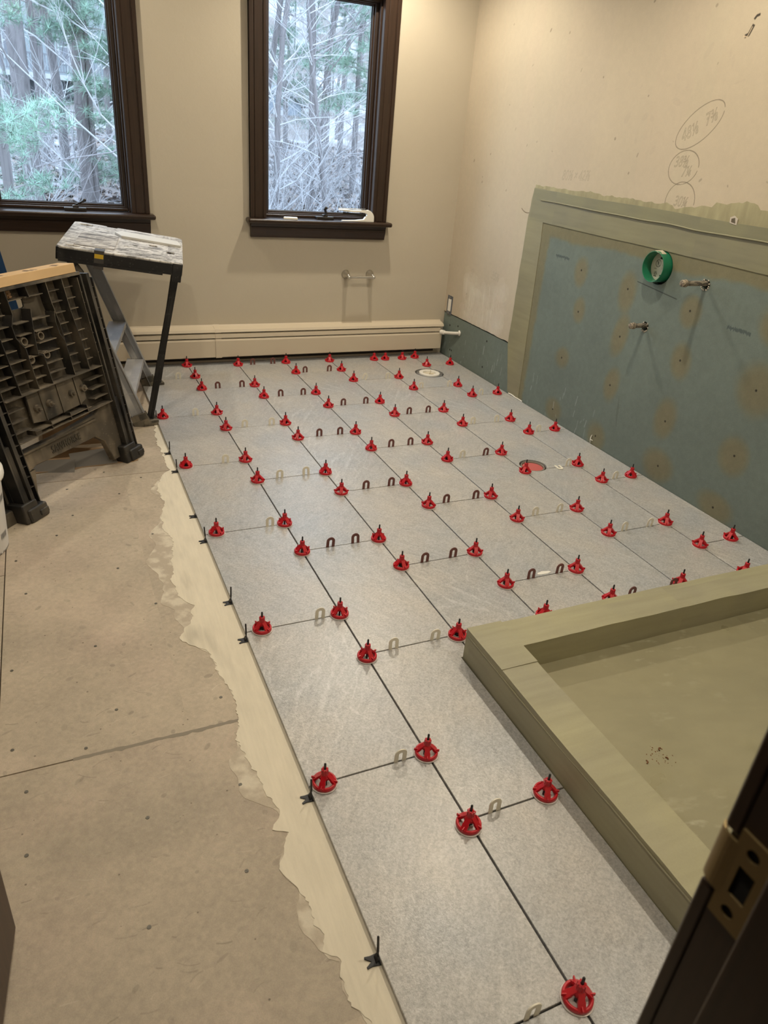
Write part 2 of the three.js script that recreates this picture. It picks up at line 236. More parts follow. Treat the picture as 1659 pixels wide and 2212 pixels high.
{
  obj('wall_core', [box(RW + 0.03, RW + 0.14, -0.15, CEIL + 0.1, BW, FWB)], mVoid, wr);
  const jag = rng(61), edge = []; for (let z = Z0; z < 0.78; z += 0.03) edge.push([-z, 0.292 + 0.004 * jag()]);
  const up = [...edge, [-0.78, 0.292], [-0.78, 1.1], [-FW, 1.1], [-FW, CEIL], [-Z0, CEIL]];
  obj('drywall_panel', [mapUV(onWall(shape(up.reverse(), []), RW, 0.03), uvUpper)], mUpper, wr);
  obj('backer_panel', [mapUV(onWall(shape([[-0.775, -0.012], [-Z0, -0.012], [-Z0 - 0.008, 0.284], [-0.4, 0.287], [-0.775, 0.285]]), RW + 0.002, 0.028), uvTeal)], mTeal, wr);
  const holes = [circlePath(-JB.z, JB.y - 0.004, JB.r + 0.007), ...PIPES.map(([z, y], i) => { const r = rng(70 + i), a = []; for (let k = 0; k < 18; k++) { const q = 0.019 + 0.006 * r(), t = -k / 18 * 6.283; a.push([-z + q * Math.cos(t), y - 0.006 + q * Math.sin(t)]); } return a; })];
  obj('backer_panel', [mapUV(onWall(shape([[-FW, -0.012], [-0.777, -0.012], [-0.777, 1.1], [-FW, 1.1]], holes), RW, 0.028), uvTeal)], mTeal, wr);
  // membrane bands: brushed outer coat with a ragged top, two fabric strips, the fold between them
  const r = rng(17), rag = []; for (let z = 0.795; z <= 4.15; z += 0.018) { const base = 1.155 + 0.012 * Math.min(1, (z - 0.79) * 8) + 0.03 * Math.max(0, Math.min(1, (z - 1.85) / 0.35)) + (z > 2.05 && z < 2.27 ? 0.022 : 0); rag.push([-z, base + 0.014 * (NZ.fbm(z * 14, 2, 3) - 0.5) * 2 + 0.006 * (r() - 0.5)]); }
  obj('membrane_coat', [boxUV(onWall(shape([[-4.15, 1.0], ...rag.slice().reverse(), [-0.785, 1.0]].reverse()), RW - 0.0015, 0.003))], mMembraneThin, wr);
  const side = []; for (let y = 1.15; y > -0.01; y -= 0.03) side.push([-(0.77 + 0.085 * Math.max(0, 1 - y / 0.28) * 0.9 + 0.006 * (NZ.n2(y * 23, 9) - 0.5) + (y > 1.0 ? (y - 1.0) * 0.12 : 0)), y]);
  obj('membrane_strip', [boxUV(onWall(shape([...side.slice().reverse(), [-0.90, 1.15], [-0.925, 0.9], [-0.965, 0.0]].reverse()), RW - 0.0022, 0.003))], std({ map: membraneMap, color: [1.12, 1.1, 1.1], roughness: 0.5 }), wr);
  const wob = (a, y, k) => { const o = []; for (let z = 0.79; z <= 4.16; z += 0.04) o.push([-z, y + k * (NZ.n2(z * 6, a) - 0.5)]); return o; };
  obj('membrane_strip', [boxUV(onWall(shape([...wob(3, 0.988, 0.003), ...wob(5, 1.103, 0.006).reverse()]), RW - 0.003, 0.003))], mMembrane, wr);
  obj('membrane_strip', [boxUV(onWall(shape([...wob(8, 1.097, 0.008), ...wob(11, 1.146, 0.004).reverse()]), RW - 0.0042, 0.003))], std({ map: membraneMap, color: [0.98, 1, 0.98], roughness: 0.5 }), wr);
  const ridge = wob(8, 1.096, 0.008).filter(([z]) => -z > 0.87).map(([z, y], i) => [RW - 0.0042 - 0.003 * Math.min(1, i / 12), y, -z]);
  obj('membrane_fold', [tube(ridge, 0.0032, 6, 90)], mMembrane, wr);
  obj('torn_paper', [boxUV(onWall(shape([[-2.185, 1.138], [-2.150, 1.142], [-2.146, 1.162], [-2.164, 1.170], [-2.184, 1.160]].map(p => p)), RW - 0.0055, 0.003))], mGypsum, wr);
  obj('torn_hole', [boxUV(onWall(shape([[-2.178, 1.143], [-2.156, 1.146], [-2.154, 1.158], [-2.170, 1.163]]), RW - 0.0060, 0.002))], std({ color: [0.12, 0.10, 0.07], roughness: 1 }), wr);
  obj('caulk_bead', [tube([[RW - 0.002, 0.004, 0.86], [RW - 0.004, 0.006, 0.9], [RW - 0.003, 0.003, 0.94], [RW - 0.005, 0.005, 0.97], [RW - 0.002, 0.002, 1.01]], 0.004, 5, 40)], mWhite, wr);
}

// ------------------------------------------------------------------ floor: backer boards, mortar bed, tiles
const boardMap = canvasTex(1536, 1536, (c, w, h) => {
  const r = rng(3); c.fillStyle = css([0.455, 0.385, 0.30]); c.fillRect(0, 0, w, h);
  for (let i = 0; i < 60; i++) { const g = c.createRadialGradient(0, 0, 0, 0, 0, 1); const col = i % 3 ? [0.40, 0.345, 0.275] : [0.52, 0.40, 0.33]; g.addColorStop(0, css(col, 0.28)); g.addColorStop(1, css(col, 0)); c.save(); c.translate(r() * w, r() * h); c.scale(80 + r() * 170, 60 + r() * 140); c.fillStyle = g; c.beginPath(); c.arc(0, 0, 1, 0, 7); c.fill(); c.restore(); }
  for (let i = 0; i < 520; i++) { const x = r() * w, y = r() * h, l = 4 + r() * 34, a = (r() - 0.5) * 1.2; c.strokeStyle = r() < 0.6 ? css([0.2, 0.17, 0.13], 0.14 + r() * 0.32) : css([0.62, 0.55, 0.45], 0.2 + r() * 0.25); c.lineWidth = 0.7 + r() * 2.2; c.beginPath(); c.moveTo(x, y); c.quadraticCurveTo(x + l * 0.5, y + a * l + (r() - 0.5) * 6, x + l, y + a * l); c.stroke(); }
  for (let i = 0; i < 170; i++) { c.fillStyle = css([0.22, 0.19, 0.15], 0.12 + r() * 0.28); c.beginPath(); c.ellipse(r() * w, r() * h, 2 + r() * 11, 2 + r() * 6, r() * 3, 0, 7); c.fill(); }
  for (let i = 0; i < 160; i++) { c.fillStyle = css([0.10, 0.08, 0.06], 0.7); c.beginPath(); c.arc(r() * w, r() * h, 0.8 + r() * 1.4, 0, 7); c.fill(); }
  for (let k = 0; k < 9; k++) { const x0 = 700 + r() * 500, y0 = 900 + r() * 400; for (let i = 0; i < 60; i++) { c.strokeStyle = css([0.2, 0.17, 0.13], 0.25); c.lineWidth = 1; const x = x0 + (r() - 0.5) * 26, y = y0 + i * 4; c.beginPath(); c.moveTo(x, y); c.lineTo(x + 4 + r() * 6, y - 1); c.stroke(); } }
  speckle(c, w, h, 44, 0.10);
});
boardMap.wrapS = boardMap.wrapT = THREE.RepeatWrapping;
const mScrew = std({ color: [0.15, 0.14, 0.12], roughness: 0.5, metalness: 0.5 });
function board(x0, x1, z0, z1, k, du, dv) {
  const m = std({ map: boardMap, color: [k, k, k * 0.99], roughness: 0.62 });
  const b = obj('backer_board', [mapUV(rbox(x0, x1, SUB - 0.012, SUB, z0, z1, 0.0012, 1), (x, y, z) => [x / 1.6 + du, z / 1.6 + dv])], m, floor); return b;
}
const boards = [board(-0.9605, RW, BW, 1.4455, 0.94, 0, 0.2), board(-0.9605, RW, 1.4485, 2.995, 1.0, 0.33, 0.1), board(-0.9605, RW, 2.998, FW - 0.002, 0.93, 0.1, 0.65), board(LW, -0.9635, BW, 2.120, 0.97, 0.5, 0.4), board(LW, -0.9635, 2.123, FW - 0.002, 0.99, 0.7, 0.8), board(-1.0175, -0.3315, FW, FWB + 0.1, 0.9, 0.3, 0.3)];
{ const sm = [], r = rng(15), lo = []; for (let x = -0.80; x < -0.36; x += 0.012) { sm.push([x, -(2.9965 + 0.004 + 0.007 * r() * NZ.n2(x * 20, 3))]); lo.push([x, -(2.9965 - 0.003 - 0.005 * r() * NZ.n2(x * 20, 7))]); } obj('seam_filler', [boxUV(onFloor(shape([...sm, ...lo.reverse()]), SUB + 0.0003, 0.0006))], std({ color: [0.26, 0.23, 0.185], roughness: 0.9 }), floor); }
{ // screw heads in the boards
  const sg = new THREE.CylinderGeometry(0.0042, 0.0046, 0.0016, 10), slot = clean(box(-0.003, 0.003, 0.0006, 0.0012, -0.0006, 0.0006));
  const g = merge([sg, slot]);
  const P = [[-0.75, 1.53], [-0.93, 2.04], [-0.80, 1.90], [-0.62, 2.18], [-0.9, 2.25], [-0.74, 1.76], [-0.53, 2.42], [-0.935, 2.62], [-0.72, 2.58], [-0.93, 2.92], [-0.69, 2.86], [-0.47, 2.64], [-0.43, 2.9], [-0.9, 3.06], [-0.77, 2.97], [-0.9, 3.23], [-0.66, 3.22], [-0.45, 3.20], [-0.49, 3.42], [-0.69, 3.47], [-0.89, 3.60], [-0.53, 3.72], [-0.48, 1.98], [-0.56, 1.62], [-0.46, 1.49], [-0.60, 1.40]];
  for (const [x, z] of P) { const b = z > 2.997 ? boards[2] : z > 1.447 ? boards[1] : boards[0]; const o = obj('screw_head', g, mScrew, b); o.position.set(x, SUB + 0.0002, z); o.rotation.y = x * 40; }
}
{ // pale thinset skimmed along the open edge, ragged on its outer side
  const P = [[0.86, -0.318], [0.92, -0.325], [1.1, -0.345], [1.3, -0.34], [1.44, -0.335], [1.5, -0.38], [1.63, -0.413], [1.75, -0.40], [1.87, -0.435], [1.98, -0.43], [2.06, -0.415], [2.19, -0.445], [2.30, -0.46], [2.43, -0.45], [2.47, -0.42], [2.53, -0.44], [2.62, -0.49], [2.66, -0.46], [2.71, -0.42], [2.79, -0.417], [2.88, -0.395], [2.99, -0.399], [3.06, -0.425], [3.14, -0.419], [3.22, -0.405], [3.31, -0.385], [3.345, -0.412], [3.36, -0.385], [3.40, -0.405], [3.44, -0.43], [3.49, -0.40], [3.535, -0.398], [3.60, -0.385], [3.63, -0.405], [3.66, -0.375], [3.71, -0.388], [3.78, -0.365], [3.9, -0.37], [4.1, -0.36]];
  const out = []; let k = 0;
  for (let z = 0.86; z < 4.1; z += 0.006) { while (k < P.length - 2 && z > P[k + 1][0]) k++; const t = (z - P[k][0]) / (P[k + 1][0] - P[k][0]), x = P[k][1] + (P[k + 1][1] - P[k][1]) * t; out.push([x + 0.02 * (NZ.fbm(z * 38, 6, 3) - 0.5) + 0.006 * (NZ.raw(Math.floor(z * 400), 4) - 0.5), -z]); }
  const wash = []; for (let z = 1.5; z < 4.1; z += 0.012) { let i = 0; while (i < P.length - 2 && z > P[i + 1][0]) i++; const t = (z - P[i][0]) / (P[i + 1][0] - P[i][0]), x = P[i][1] + (P[i + 1][1] - P[i][1]) * t, w = Math.max(0, NZ.fbm(z * 5 + 3, 8, 3) - 0.42) * 0.26 * Math.min(1, (z - 1.5) * 6); wash.push([x - w - 0.012 * NZ.fbm(z * 60, 2, 2) + 0.004, -z]); }
  obj('thinset_wash', [boxUV(onFloor(shape([...wash, [-0.300, -4.1], [-0.300, -1.5]]), SUB + 0.0006, 0.0007))], std({ map: tex(512, 512, (u, v, x, y) => { const n = Math.min(1, Math.max(0, (NZ.fbm(u * 30, v * 30, 4) - 0.38) * 4)), g = 1 + (NZ.raw(x, y) - 0.5) * 0.08; return [(0.46 + 0.17 * n) * g, (0.395 + 0.175 * n) * g, (0.31 + 0.15 * n) * g]; }), roughness: 0.75 }), floor);
  const mp = tex(256, 1024, (u, v, x, y) => { const a = NZ.fbm(u * 8, v * 46, 4) - 0.5, b = NZ.fbm(u * 40 + v * 30, v * 60, 3) - 0.5, n = NZ.raw(x, y) - 0.5, thin = Math.max(0, NZ.fbm(u * 5 + 3, v * 22, 3) - 0.58) * 2.2 * (1 - u), k = 1 + 0.12 * a + 0.10 * b + 0.04 * n - 0.5 * thin; return [0.70 * k, 0.64 * k, 0.515 * k]; });
  const g = onFloor(shape([...out, [-0.300, -4.1], [-0.300, -0.86]]), SUB + 0.0016, 0.0017);
  obj('thinset_skim', [mapUV(g, (x, y, z) => [(x + 0.5) * 5, z / 3.4])], std({ map: mp, roughness: 0.8, bumpMap: mp, bumpScale: 0.0008 }), floor);
  obj('mortar_bed', [box(-0.3035, RW - 0.001, SUB + 0.0001, -0.0099, BW + 0.02, CURB.z0 - 0.002), box(-0.3035, CURB.x0 - 0.002, SUB + 0.0001, -0.0099, CURB.z0 - 0.002, FW - 0.01)], mMortar, floor);
}
{ // tiles: twelve-by-twenty-four, a third of a tile offset from column to column
  const G = 0.0040, ev = new Evaluator(), r = rng(101), FL = [[1.467, 0.389, 0.094], [1.298, 1.826, 0.066]];
  ev.attributes = ['position', 'normal'];
  const gcache = new Map();
  for (let c = 1; c <= 7; c++) {
    const GL = 0.0050, xa = lineX(c - 1) + (c === 1 ? 0 : GL / 2), xb = c === 7 ? RW - 0.003 : lineX(c) - GL / 2;
    const zEnd = c <= 2 ? FW - 0.012 : CURB.z0 - 0.003;
    const cuts = [BW + 0.006]; for (let k = -1; k < 8; k++) { const z = PHASE[c] + k * L; if (z > BW + 0.03 && z < zEnd - 0.03) cuts.push(z); } cuts.push(zEnd);
    for (let i = 0; i + 1 < cuts.length; i++) {
      const za = cuts[i] + (i ? G / 2 : 0), zb = cuts[i + 1] - (i + 2 < cuts.length ? G / 2 : 0);
      const pieces = c === 2 && zb > CURB.z0 ? (za < CURB.z0 - 0.01 ? [[[xa, za], [xb, za], [xb, CURB.z0 - 0.003], [CURB.x0 - 0.003, CURB.z0 - 0.003], [CURB.x0 - 0.003, zb], [xa, zb]]] : [[[xa, za], [CURB.x0 - 0.003, za], [CURB.x0 - 0.003, zb], [xa, zb]]]) : [[[xa, za], [xb, za], [xb, zb], [xa, zb]]];
      for (const P of pieces) {
        let g = onFloor(shape(P.map(([x, z]) => [x, -z]).reverse()), 0, 0.0097, 0.0008);
        for (const [fx, fz, fr] of FL) if (fx + fr > xa && fx - fr < xb && fz + fr > za && fz - fr < zb) {
          const A = new Brush(clean(g)), B = new Brush(new THREE.CylinderGeometry(fr, fr, 0.06, 40)); B.position.set(fx, 0, fz); A.updateMatrixWorld(); B.updateMatrixWorld();
          g = ev.evaluate(A, B, SUBTRACTION).geometry;
        }
        const fu = r() < 0.5, fv = r() < 0.5, cut = zb - za < L - 0.02;
        g = mapUV(clean(g), (x, y, z) => { const u = (x - xa) / T, v = (z - za) / L + (cut ? 0.1 : 0); return [fu ? 1 - u : u, fv ? 1 - v : v]; });
        g.translate(0, (r() - 0.5) * 0.0004, 0);
        obj('tile', g, tileMats[Math.floor(r() * tileMats.length)], floor);
      }
    }
  }
}

// ------------------------------------------------------------------ windows
function makeWindow(n, cx) {
  const w = structGroup('window_' + n), F = -0.03, W0 = BW; // casing face, wall face
  for (const s of [-1, 1]) {
    const a = cx + s * 0.338, b = cx + s * 0.432, x0 = Math.min(a, b), x1 = Math.max(a, b), bo = cx + s * 0.410, bi = cx + s * 0.356;
    obj('casing', [rbox(x0, x1, 0.855, 2.035, W0, F - 0.006, 0.002, 1), rbox(Math.min(bo, b), Math.max(bo, b), 0.855, 2.13, W0, F, 0.003, 2), rbox(Math.min(bi, a), Math.max(bi, a), 0.855, 2.035, W0, F - 0.002, 0.003, 2), rbox(Math.min(bi, bo) + 0.004, Math.max(bi, bo) - 0.004, 0.855, 2.06, W0, F - 0.003, 0.004, 2)], mTrim, w);
    obj('jamb', [box(Math.min(a - s * 0.002, a + s * 0.002), Math.max(a - s * 0.002, a + s * 0.002) + 0.0, 0.84, 2.0, -0.2, F - 0.006), rbox(cx + s * 0.338 - 0.011, cx + s * 0.338 + 0.011, 0.845, 2.0, -0.115, -0.075, 0.002, 1), rbox(cx + s * 0.331 - 0.006, cx + s * 0.331 + 0.006, 0.85, 2.0, -0.2, -0.115, 0.002, 1)], mTrim, w);
  }
  obj('casing', [rbox(cx - 0.432, cx + 0.432, 2.0, 2.10, W0, F - 0.004, 0.003, 1), rbox(cx - 0.436, cx + 0.436, 2.095, 2.13, W0, F + 0.002, 0.004, 2)], mTrimX, w);
  obj('jamb', [box(cx - 0.34, cx + 0.34, 2.0, 2.012, -0.2, F - 0.006), box(cx - 0.34, cx + 0.34, 1.985, 2.0, -0.115, -0.08)], mTrimX, w);
  obj('stool', [rbox(cx - 0.456, cx + 0.456, 0.829, 0.855, W0 + 0.0, 0.022, 0.011, 4), box(cx - 0.338, cx + 0.338, 0.833, 0.8545, -0.115, W0 + 0.02)], mTrimX, w);
  { // apron: a stepped, cove-ended board under the stool
    const s = shape([[W0, 0.748], [F - 0.008, 0.748], [F - 0.006, 0.760], [F - 0.002, 0.772], [F + 0.004, 0.792], [F + 0.006, 0.806], [F + 0.003, 0.808], [F + 0.010, 0.829], [W0, 0.829]]);
    const g = extr(s, 0.86); g.rotateY(-Math.PI / 2); g.translate(cx + 0.43, 0, 0); obj('apron', [boxUV(g)], mTrimX, w);
  }
  const gx = 0.300, gy0 = 0.888, gy1 = 1.972, zg = -0.14;
  const ring = (a, y0, y1, b, c, d, z0, z1, m, name) => { // a rectangular frame: outer half-width a, inner b
    const g = extr(shape([[cx - a, y0], [cx + a, y0], [cx + a, y1], [cx - a, y1]], [[[cx - b, c], [cx - b, d], [cx + b, d], [cx + b, c]]]), z1 - z0, 0.0015); g.translate(0, 0, z0); return obj(name, [boxUV(g)], m, w);
  };
  ring(0.326, 0.858, 1.99, 0.308, 0.879, 1.978, -0.165, -0.105, mSash, 'sash');
  ring(0.313, 0.874, 1.983, gx, gy0, gy1, -0.15, -0.122, mTrim, 'glazing_bead');
  ring(0.304, 0.883, 1.977, gx - 0.004, gy0 + 0.003, gy1 - 0.004, -0.143, -0.136, mGasket, 'gasket');
  const gl = obj('glass', [new THREE.PlaneGeometry(2 * gx, gy1 - gy0).translate(cx, (gy0 + gy1) / 2, zg)], mGlass, w); gl.castShadow = false;
  obj('sash', [rbox(cx - 0.326, cx + 0.326, 0.856, 0.872, -0.115, -0.085, 0.004, 2)], mTrimX, w);
  return w;
}
const w1 = makeWindow(1, -0.5875), w2 = makeWindow(2, 0.8385);
function crank(win, cx, fold) { // casement operator: housing on the stool, folding handle with knob
  const h = obj('crank_handle', [rbox(cx - 0.055, cx + 0.055, 0.855, 0.872, -0.09, -0.045, 0.004, 2), rbox(cx - 0.012, cx + 0.018, 0.868, 0.884, -0.082, -0.05, 0.005, 2), ...(fold
    ? [bar([cx, 0.882, -0.06], [cx + 0.045, 0.905, -0.055], 0.013, 0.008), rod([cx + 0.043, 0.905, -0.066], [cx + 0.05, 0.912, -0.04], 0.0075, 0.0075, 12), new THREE.SphereGeometry(0.009, 12, 8).translate(cx + 0.05, 0.911, -0.045)]
    : [bar([cx + 0.012, 0.876, -0.06], [cx - 0.002, 0.915, -0.055], 0.014, 0.008), rod([cx - 0.002, 0.912, -0.062], [cx + 0.002, 0.922, -0.04], 0.0075, 0.0075, 12), new THREE.SphereGeometry(0.0095, 12, 8).translate(cx + 0.001, 0.922, -0.045)])], mBronze, win);
  return h;
}
crank(w1, -0.535, true); crank(w2, 0.872, false);

// ------------------------------------------------------------------ door leaf and door jamb at the camera's doorway
{
  const d = structGroup('door_1');
  obj('door_leaf', [rbox(-0.039, 0, 0.0, 2.04, 0, 0.772, 0.003, 2).rotateY(-0.105).translate(-0.916, 0, 3.392)], std({ map: woodDark, color: [1.9, 2.1, 2.3], roughness: 0.45 }), d);
  const t = structGroup('trim_1');
  obj('jamb_board', [rbox(-0.330, -0.2895, SUB, 2.045, FW - 0.002, FWB + 0.01, 0.006, 3)], mTrim, t);
  obj('casing_edge', [rbox(-0.3315, -0.300, SUB, 0.893, FW - 0.006, 4.1785, 0.003, 2), rbox(-0.3315, -0.300, 0.949, 2.045, FW - 0.006, 4.1785, 0.003, 2)], mTrim, t);
  obj('door_stop', [rbox(-0.341, -0.329, SUB, 2.045, 4.2085, FWB, 0.003, 2)], mTrim, t);
  const s = shape([[-0.0, 0], [0.027, 0], [0.027, 0.084], [0.0, 0.084]], [[[0.0075, 0.028], [0.0075, 0.056], [0.0205, 0.056], [0.0205, 0.028]], circlePath(0.013, 0.013, 0.0050, 14), circlePath(0.013, 0.071, 0.0050, 14)]);
  const g = extr(s, 0.0018); g.rotateY(-Math.PI / 2); g.translate(-0.3302, 0.876, 4.1795);
  const brass = std({ color: [0.25, 0.185, 0.085], roughness: 0.45, metalness: 0.7 });
  const lipP = new THREE.CatmullRomCurve3([V(-0.3312, 0, 4.182), V(-0.3312, 0, 4.172), V(-0.327, 0, 4.1645), V(-0.320, 0, 4.163)]), pts = lipP.getPoints(10), lip = [];
  for (let i = 0; i < 10; i++) lip.push(bar([pts[i].x, 0.921, pts[i].z], [pts[i + 1].x, 0.921, pts[i + 1].z], 0.0018, 0.05, V(0, 1, 0)));
  obj('strike_plate', [g, ...lip], brass, t);
  obj('latch_hole', [box(-0.33015, -0.318, 0.902, 0.934, 4.186, 4.201), rod([-0.3302, 0.889, 4.1925], [-0.325, 0.889, 4.1925], 0.0052, 0.0052, 12), rod([-0.3302, 0.947, 4.1925], [-0.325, 0.947, 4.1925], 0.0052, 0.0052, 12)], mVoid, t);
  const t2 = structGroup('trim_2');
  obj('jamb_board', [rbox(-1.035, -1.018, SUB, 2.045, FW - 0.002, FWB + 0.01, 0.004, 2), rbox(-1.035, -0.29, 2.045, 2.06, FW - 0.002, FWB + 0.01, 0.004, 2)], mTrim, t2);
}

// ------------------------------------------------------------------ shower curb and pan
const panMap = tex(768, 768, (u, v, x, y) => { const q = NZ.fbm(u * 6, v * 6, 4) - 0.5, s = NZ.fbm(u * 16 + v * 10, v * 40 - u * 12, 4) - 0.5, n = NZ.raw(x, y) - 0.5, k = 1 + 0.18 * q + 0.12 * s + 0.03 * n; const sc = Math.max(0, NZ.fbm(u * 30 + v * 18, v * 70 - u * 20 + 9, 5) - 0.60) * 0.9 * Math.max(0, NZ.fbm(u * 5 + 2, v * 5, 3) - 0.42) * 4; return [0.270 * k + sc * 0.4, 0.250 * k + sc * 0.38, 0.145 * k + sc * 0.3]; });
const panRough = tex(512, 512, (u, v) => { const s = Math.max(0, NZ.fbm(u * 12, v * 12, 5) - 0.5) * 2.2; const k = 0.62 - s * 0.5; return [k, k, k]; }, { srgb: false });
{
  const warp = (g, amp, seed) => { const p = g.attributes.position, N = makeNoise(seed); for (let i = 0; i < p.count; i++) { const x = p.getX(i), y = p.getY(i), z = p.getZ(i); p.setXYZ(i, x + amp * (N.fbm(z * 7 + y * 20, 1, 3) - 0.5) * 2, y + (y > 0.06 ? amp * 0.8 * (N.fbm(x * 8 + z * 8, 5, 3) - 0.5) * 2 : 0), z + amp * (N.fbm(x * 7 + y * 20, 9, 3) - 0.5) * 2); } g.computeVertexNormals(); return g; };
  const leg = (x0, x1, z0, z1, nx, nz, seed) => { const g = new RoundedBoxGeometry(x1 - x0, CURB.y + 0.012, z1 - z0, 3, 0.004); const b = new THREE.BoxGeometry(x1 - x0, CURB.y + 0.012, z1 - z0, nx, 4, nz); g.dispose(); b.translate((x0 + x1) / 2, (CURB.y - 0.012) / 2, (z0 + z1) / 2); return boxUV(warp(b, 0.0028, seed)); };
  const c = thing('shower_curb', 'low olive membrane-coated curb framing the shower pan on two sides', 'curb');
  const cm = std({ map: membraneMap, color: [1.38, 1.36, 1.42], roughness: 0.5 });
  obj('curb_section', [leg(CURB.x0, CURB.x1, CURB.z0, FW - 0.004, 6, 70, 3)], cm, c);
  obj('curb_section', [leg(CURB.x1 - 0.002, RW - 0.004, CURB.z0, CURB.z1, 80, 6, 4)], cm, c);
  obj('membrane_lap', [box(CURB.x0 - 0.001, CURB.x1 + 0.0005, CURB.y + 0.0012, CURB.y + 0.0030, CURB.z0 - 0.001, 3.165)], cm, c);
  const lap = []; for (let z = 2.99; z < 4.1; z += 0.03) lap.push([CURB.x0 - 0.002 + 0.002 * NZ.n2(z * 9, 2), 0.083 + 0.012 * NZ.fbm(z * 6, 4, 2), z]);
  obj('membrane_fold', [tube(lap, 0.0022, 5, 90)], cm, c);
  const p = new THREE.PlaneGeometry(RW - CURB.x1, FW - CURB.z1, 60, 50); p.rotateX(-Math.PI / 2); p.translate((RW + CURB.x1) / 2, 0, (FW + CURB.z1) / 2);
  const q = p.attributes.position; for (let i = 0; i < q.count; i++) { const x = q.getX(i), z = q.getZ(i), d = Math.hypot(x - 1.15, z - 3.65); q.setY(i, 0.002 + 0.012 * Math.min(1, d / 0.8) + 0.003 * (NZ.fbm(x * 5, z * 5, 3) - 0.5)); } p.computeVertexNormals();
  const pan = thing('shower_pan', 'olive coated shower pan floor sunk inside the curb', 'shower pan');
  obj('pan_surface', [mapUV(p, (x, y, z) => [x * 0.8, z * 0.8])], std({ map: panMap, roughnessMap: panRough, roughness: 1, color: [1.06, 1.06, 1.14] }), pan);
  obj('pan_base', [box(CURB.x1, RW - 0.002, SUB, -0.001, CURB.z1, FW - 0.002)], mMembrane, pan);
}
{ // crumbs of wood on the pan
  const r = rng(8), m = std({ color: [0.16, 0.065, 0.02], roughness: 0.8 });
  for (const [x, z, l, lb] of [[0.507, 3.492, 0.012, 'curled brown wood chip on the shower pan nearest the curb'], [0.571, 3.470, 0.011, 'brown wood chip on the shower pan farthest from the camera'], [0.566, 3.500, 0.008, 'small brown wood chip on the shower pan among the dust crumbs']]) {
    const g = tube([[-l / 2, 0.002, 0], [0, 0.003, l * 0.25], [l / 2, 0.002, 0]], 0.0018, 5, 8); const o = obj('wood_chip', [g], m); tag(o, lb, 'wood chip', 'wood chips on the shower pan'); o.position.set(x, 0.010, z); o.rotation.y = r() * 6;
  }
  const gs = []; for (let i = 0; i < 46; i++) { const s = 0.0006 + r() * 0.0012; gs.push(new THREE.BoxGeometry(s * 2, s, s * 1.4).rotateY(r() * 3).translate(0.545 + (r() + r() - 1) * 0.06, 0.0105, 3.485 + (r() + r() - 1) * 0.05)); }
  tag(obj('sawdust_crumbs', gs, m), 'scatter of brown sawdust crumbs on the shower pan', 'sawdust', null, 'stuff');
}

// ------------------------------------------------------------------ toilet flange and floor drain opening
{
  const f = thing('toilet_flange', 'white plastic toilet flange in a round cutout near the heater', 'flange', [1.467, 0, 0.389]);
  obj('flange_ring', [lathe([[0.041, -0.0128], [0.041, 0.0025], [0.044, 0.0045], [0.064, 0.0045], [0.068, 0.003], [0.068, -0.0128]], 48)], mWhite, f);
  obj('metal_collar', [lathe([[0.069, -0.0128], [0.069, -0.004], [0.072, -0.002], [0.084, -0.002], [0.086, -0.004], [0.086, -0.0128]], 48)], mGalv, f);
  const m = std({ color: [0.62, 0.56, 0.44], roughness: 0.5 });
  obj('test_cap', [lathe([[0.0005, -0.010], [0.03, -0.009], [0.041, -0.006]], 40)], m, f);
  obj('cap_tab', [bar([0.002, -0.008, 0], [0.006, 0.02, 0.004], 0.008, 0.003), bar([0.0, -0.008, -0.006], [0.03, -0.007, 0.006], 0.004, 0.006)], m, f);
  const d = thing('closet_pipe', 'open round cutout with a red plugged pipe in the middle tiles', 'drain pipe', [1.298, 0, 1.826]);
  obj('pipe_wall', [lathe([[0.052, -0.0125], [0.052, -0.004], [0.056, -0.003], [0.058, -0.006], [0.058, -0.0125]], 40)], std({ color: [0.22, 0.19, 0.15], roughness: 0.7 }), d);
  obj('red_plug', [lathe([[0.0005, -0.0065], [0.045, -0.0075], [0.051, -0.010]], 40)], std({ color: [0.50, 0.11, 0.10], roughness: 0.55 }), d);
}

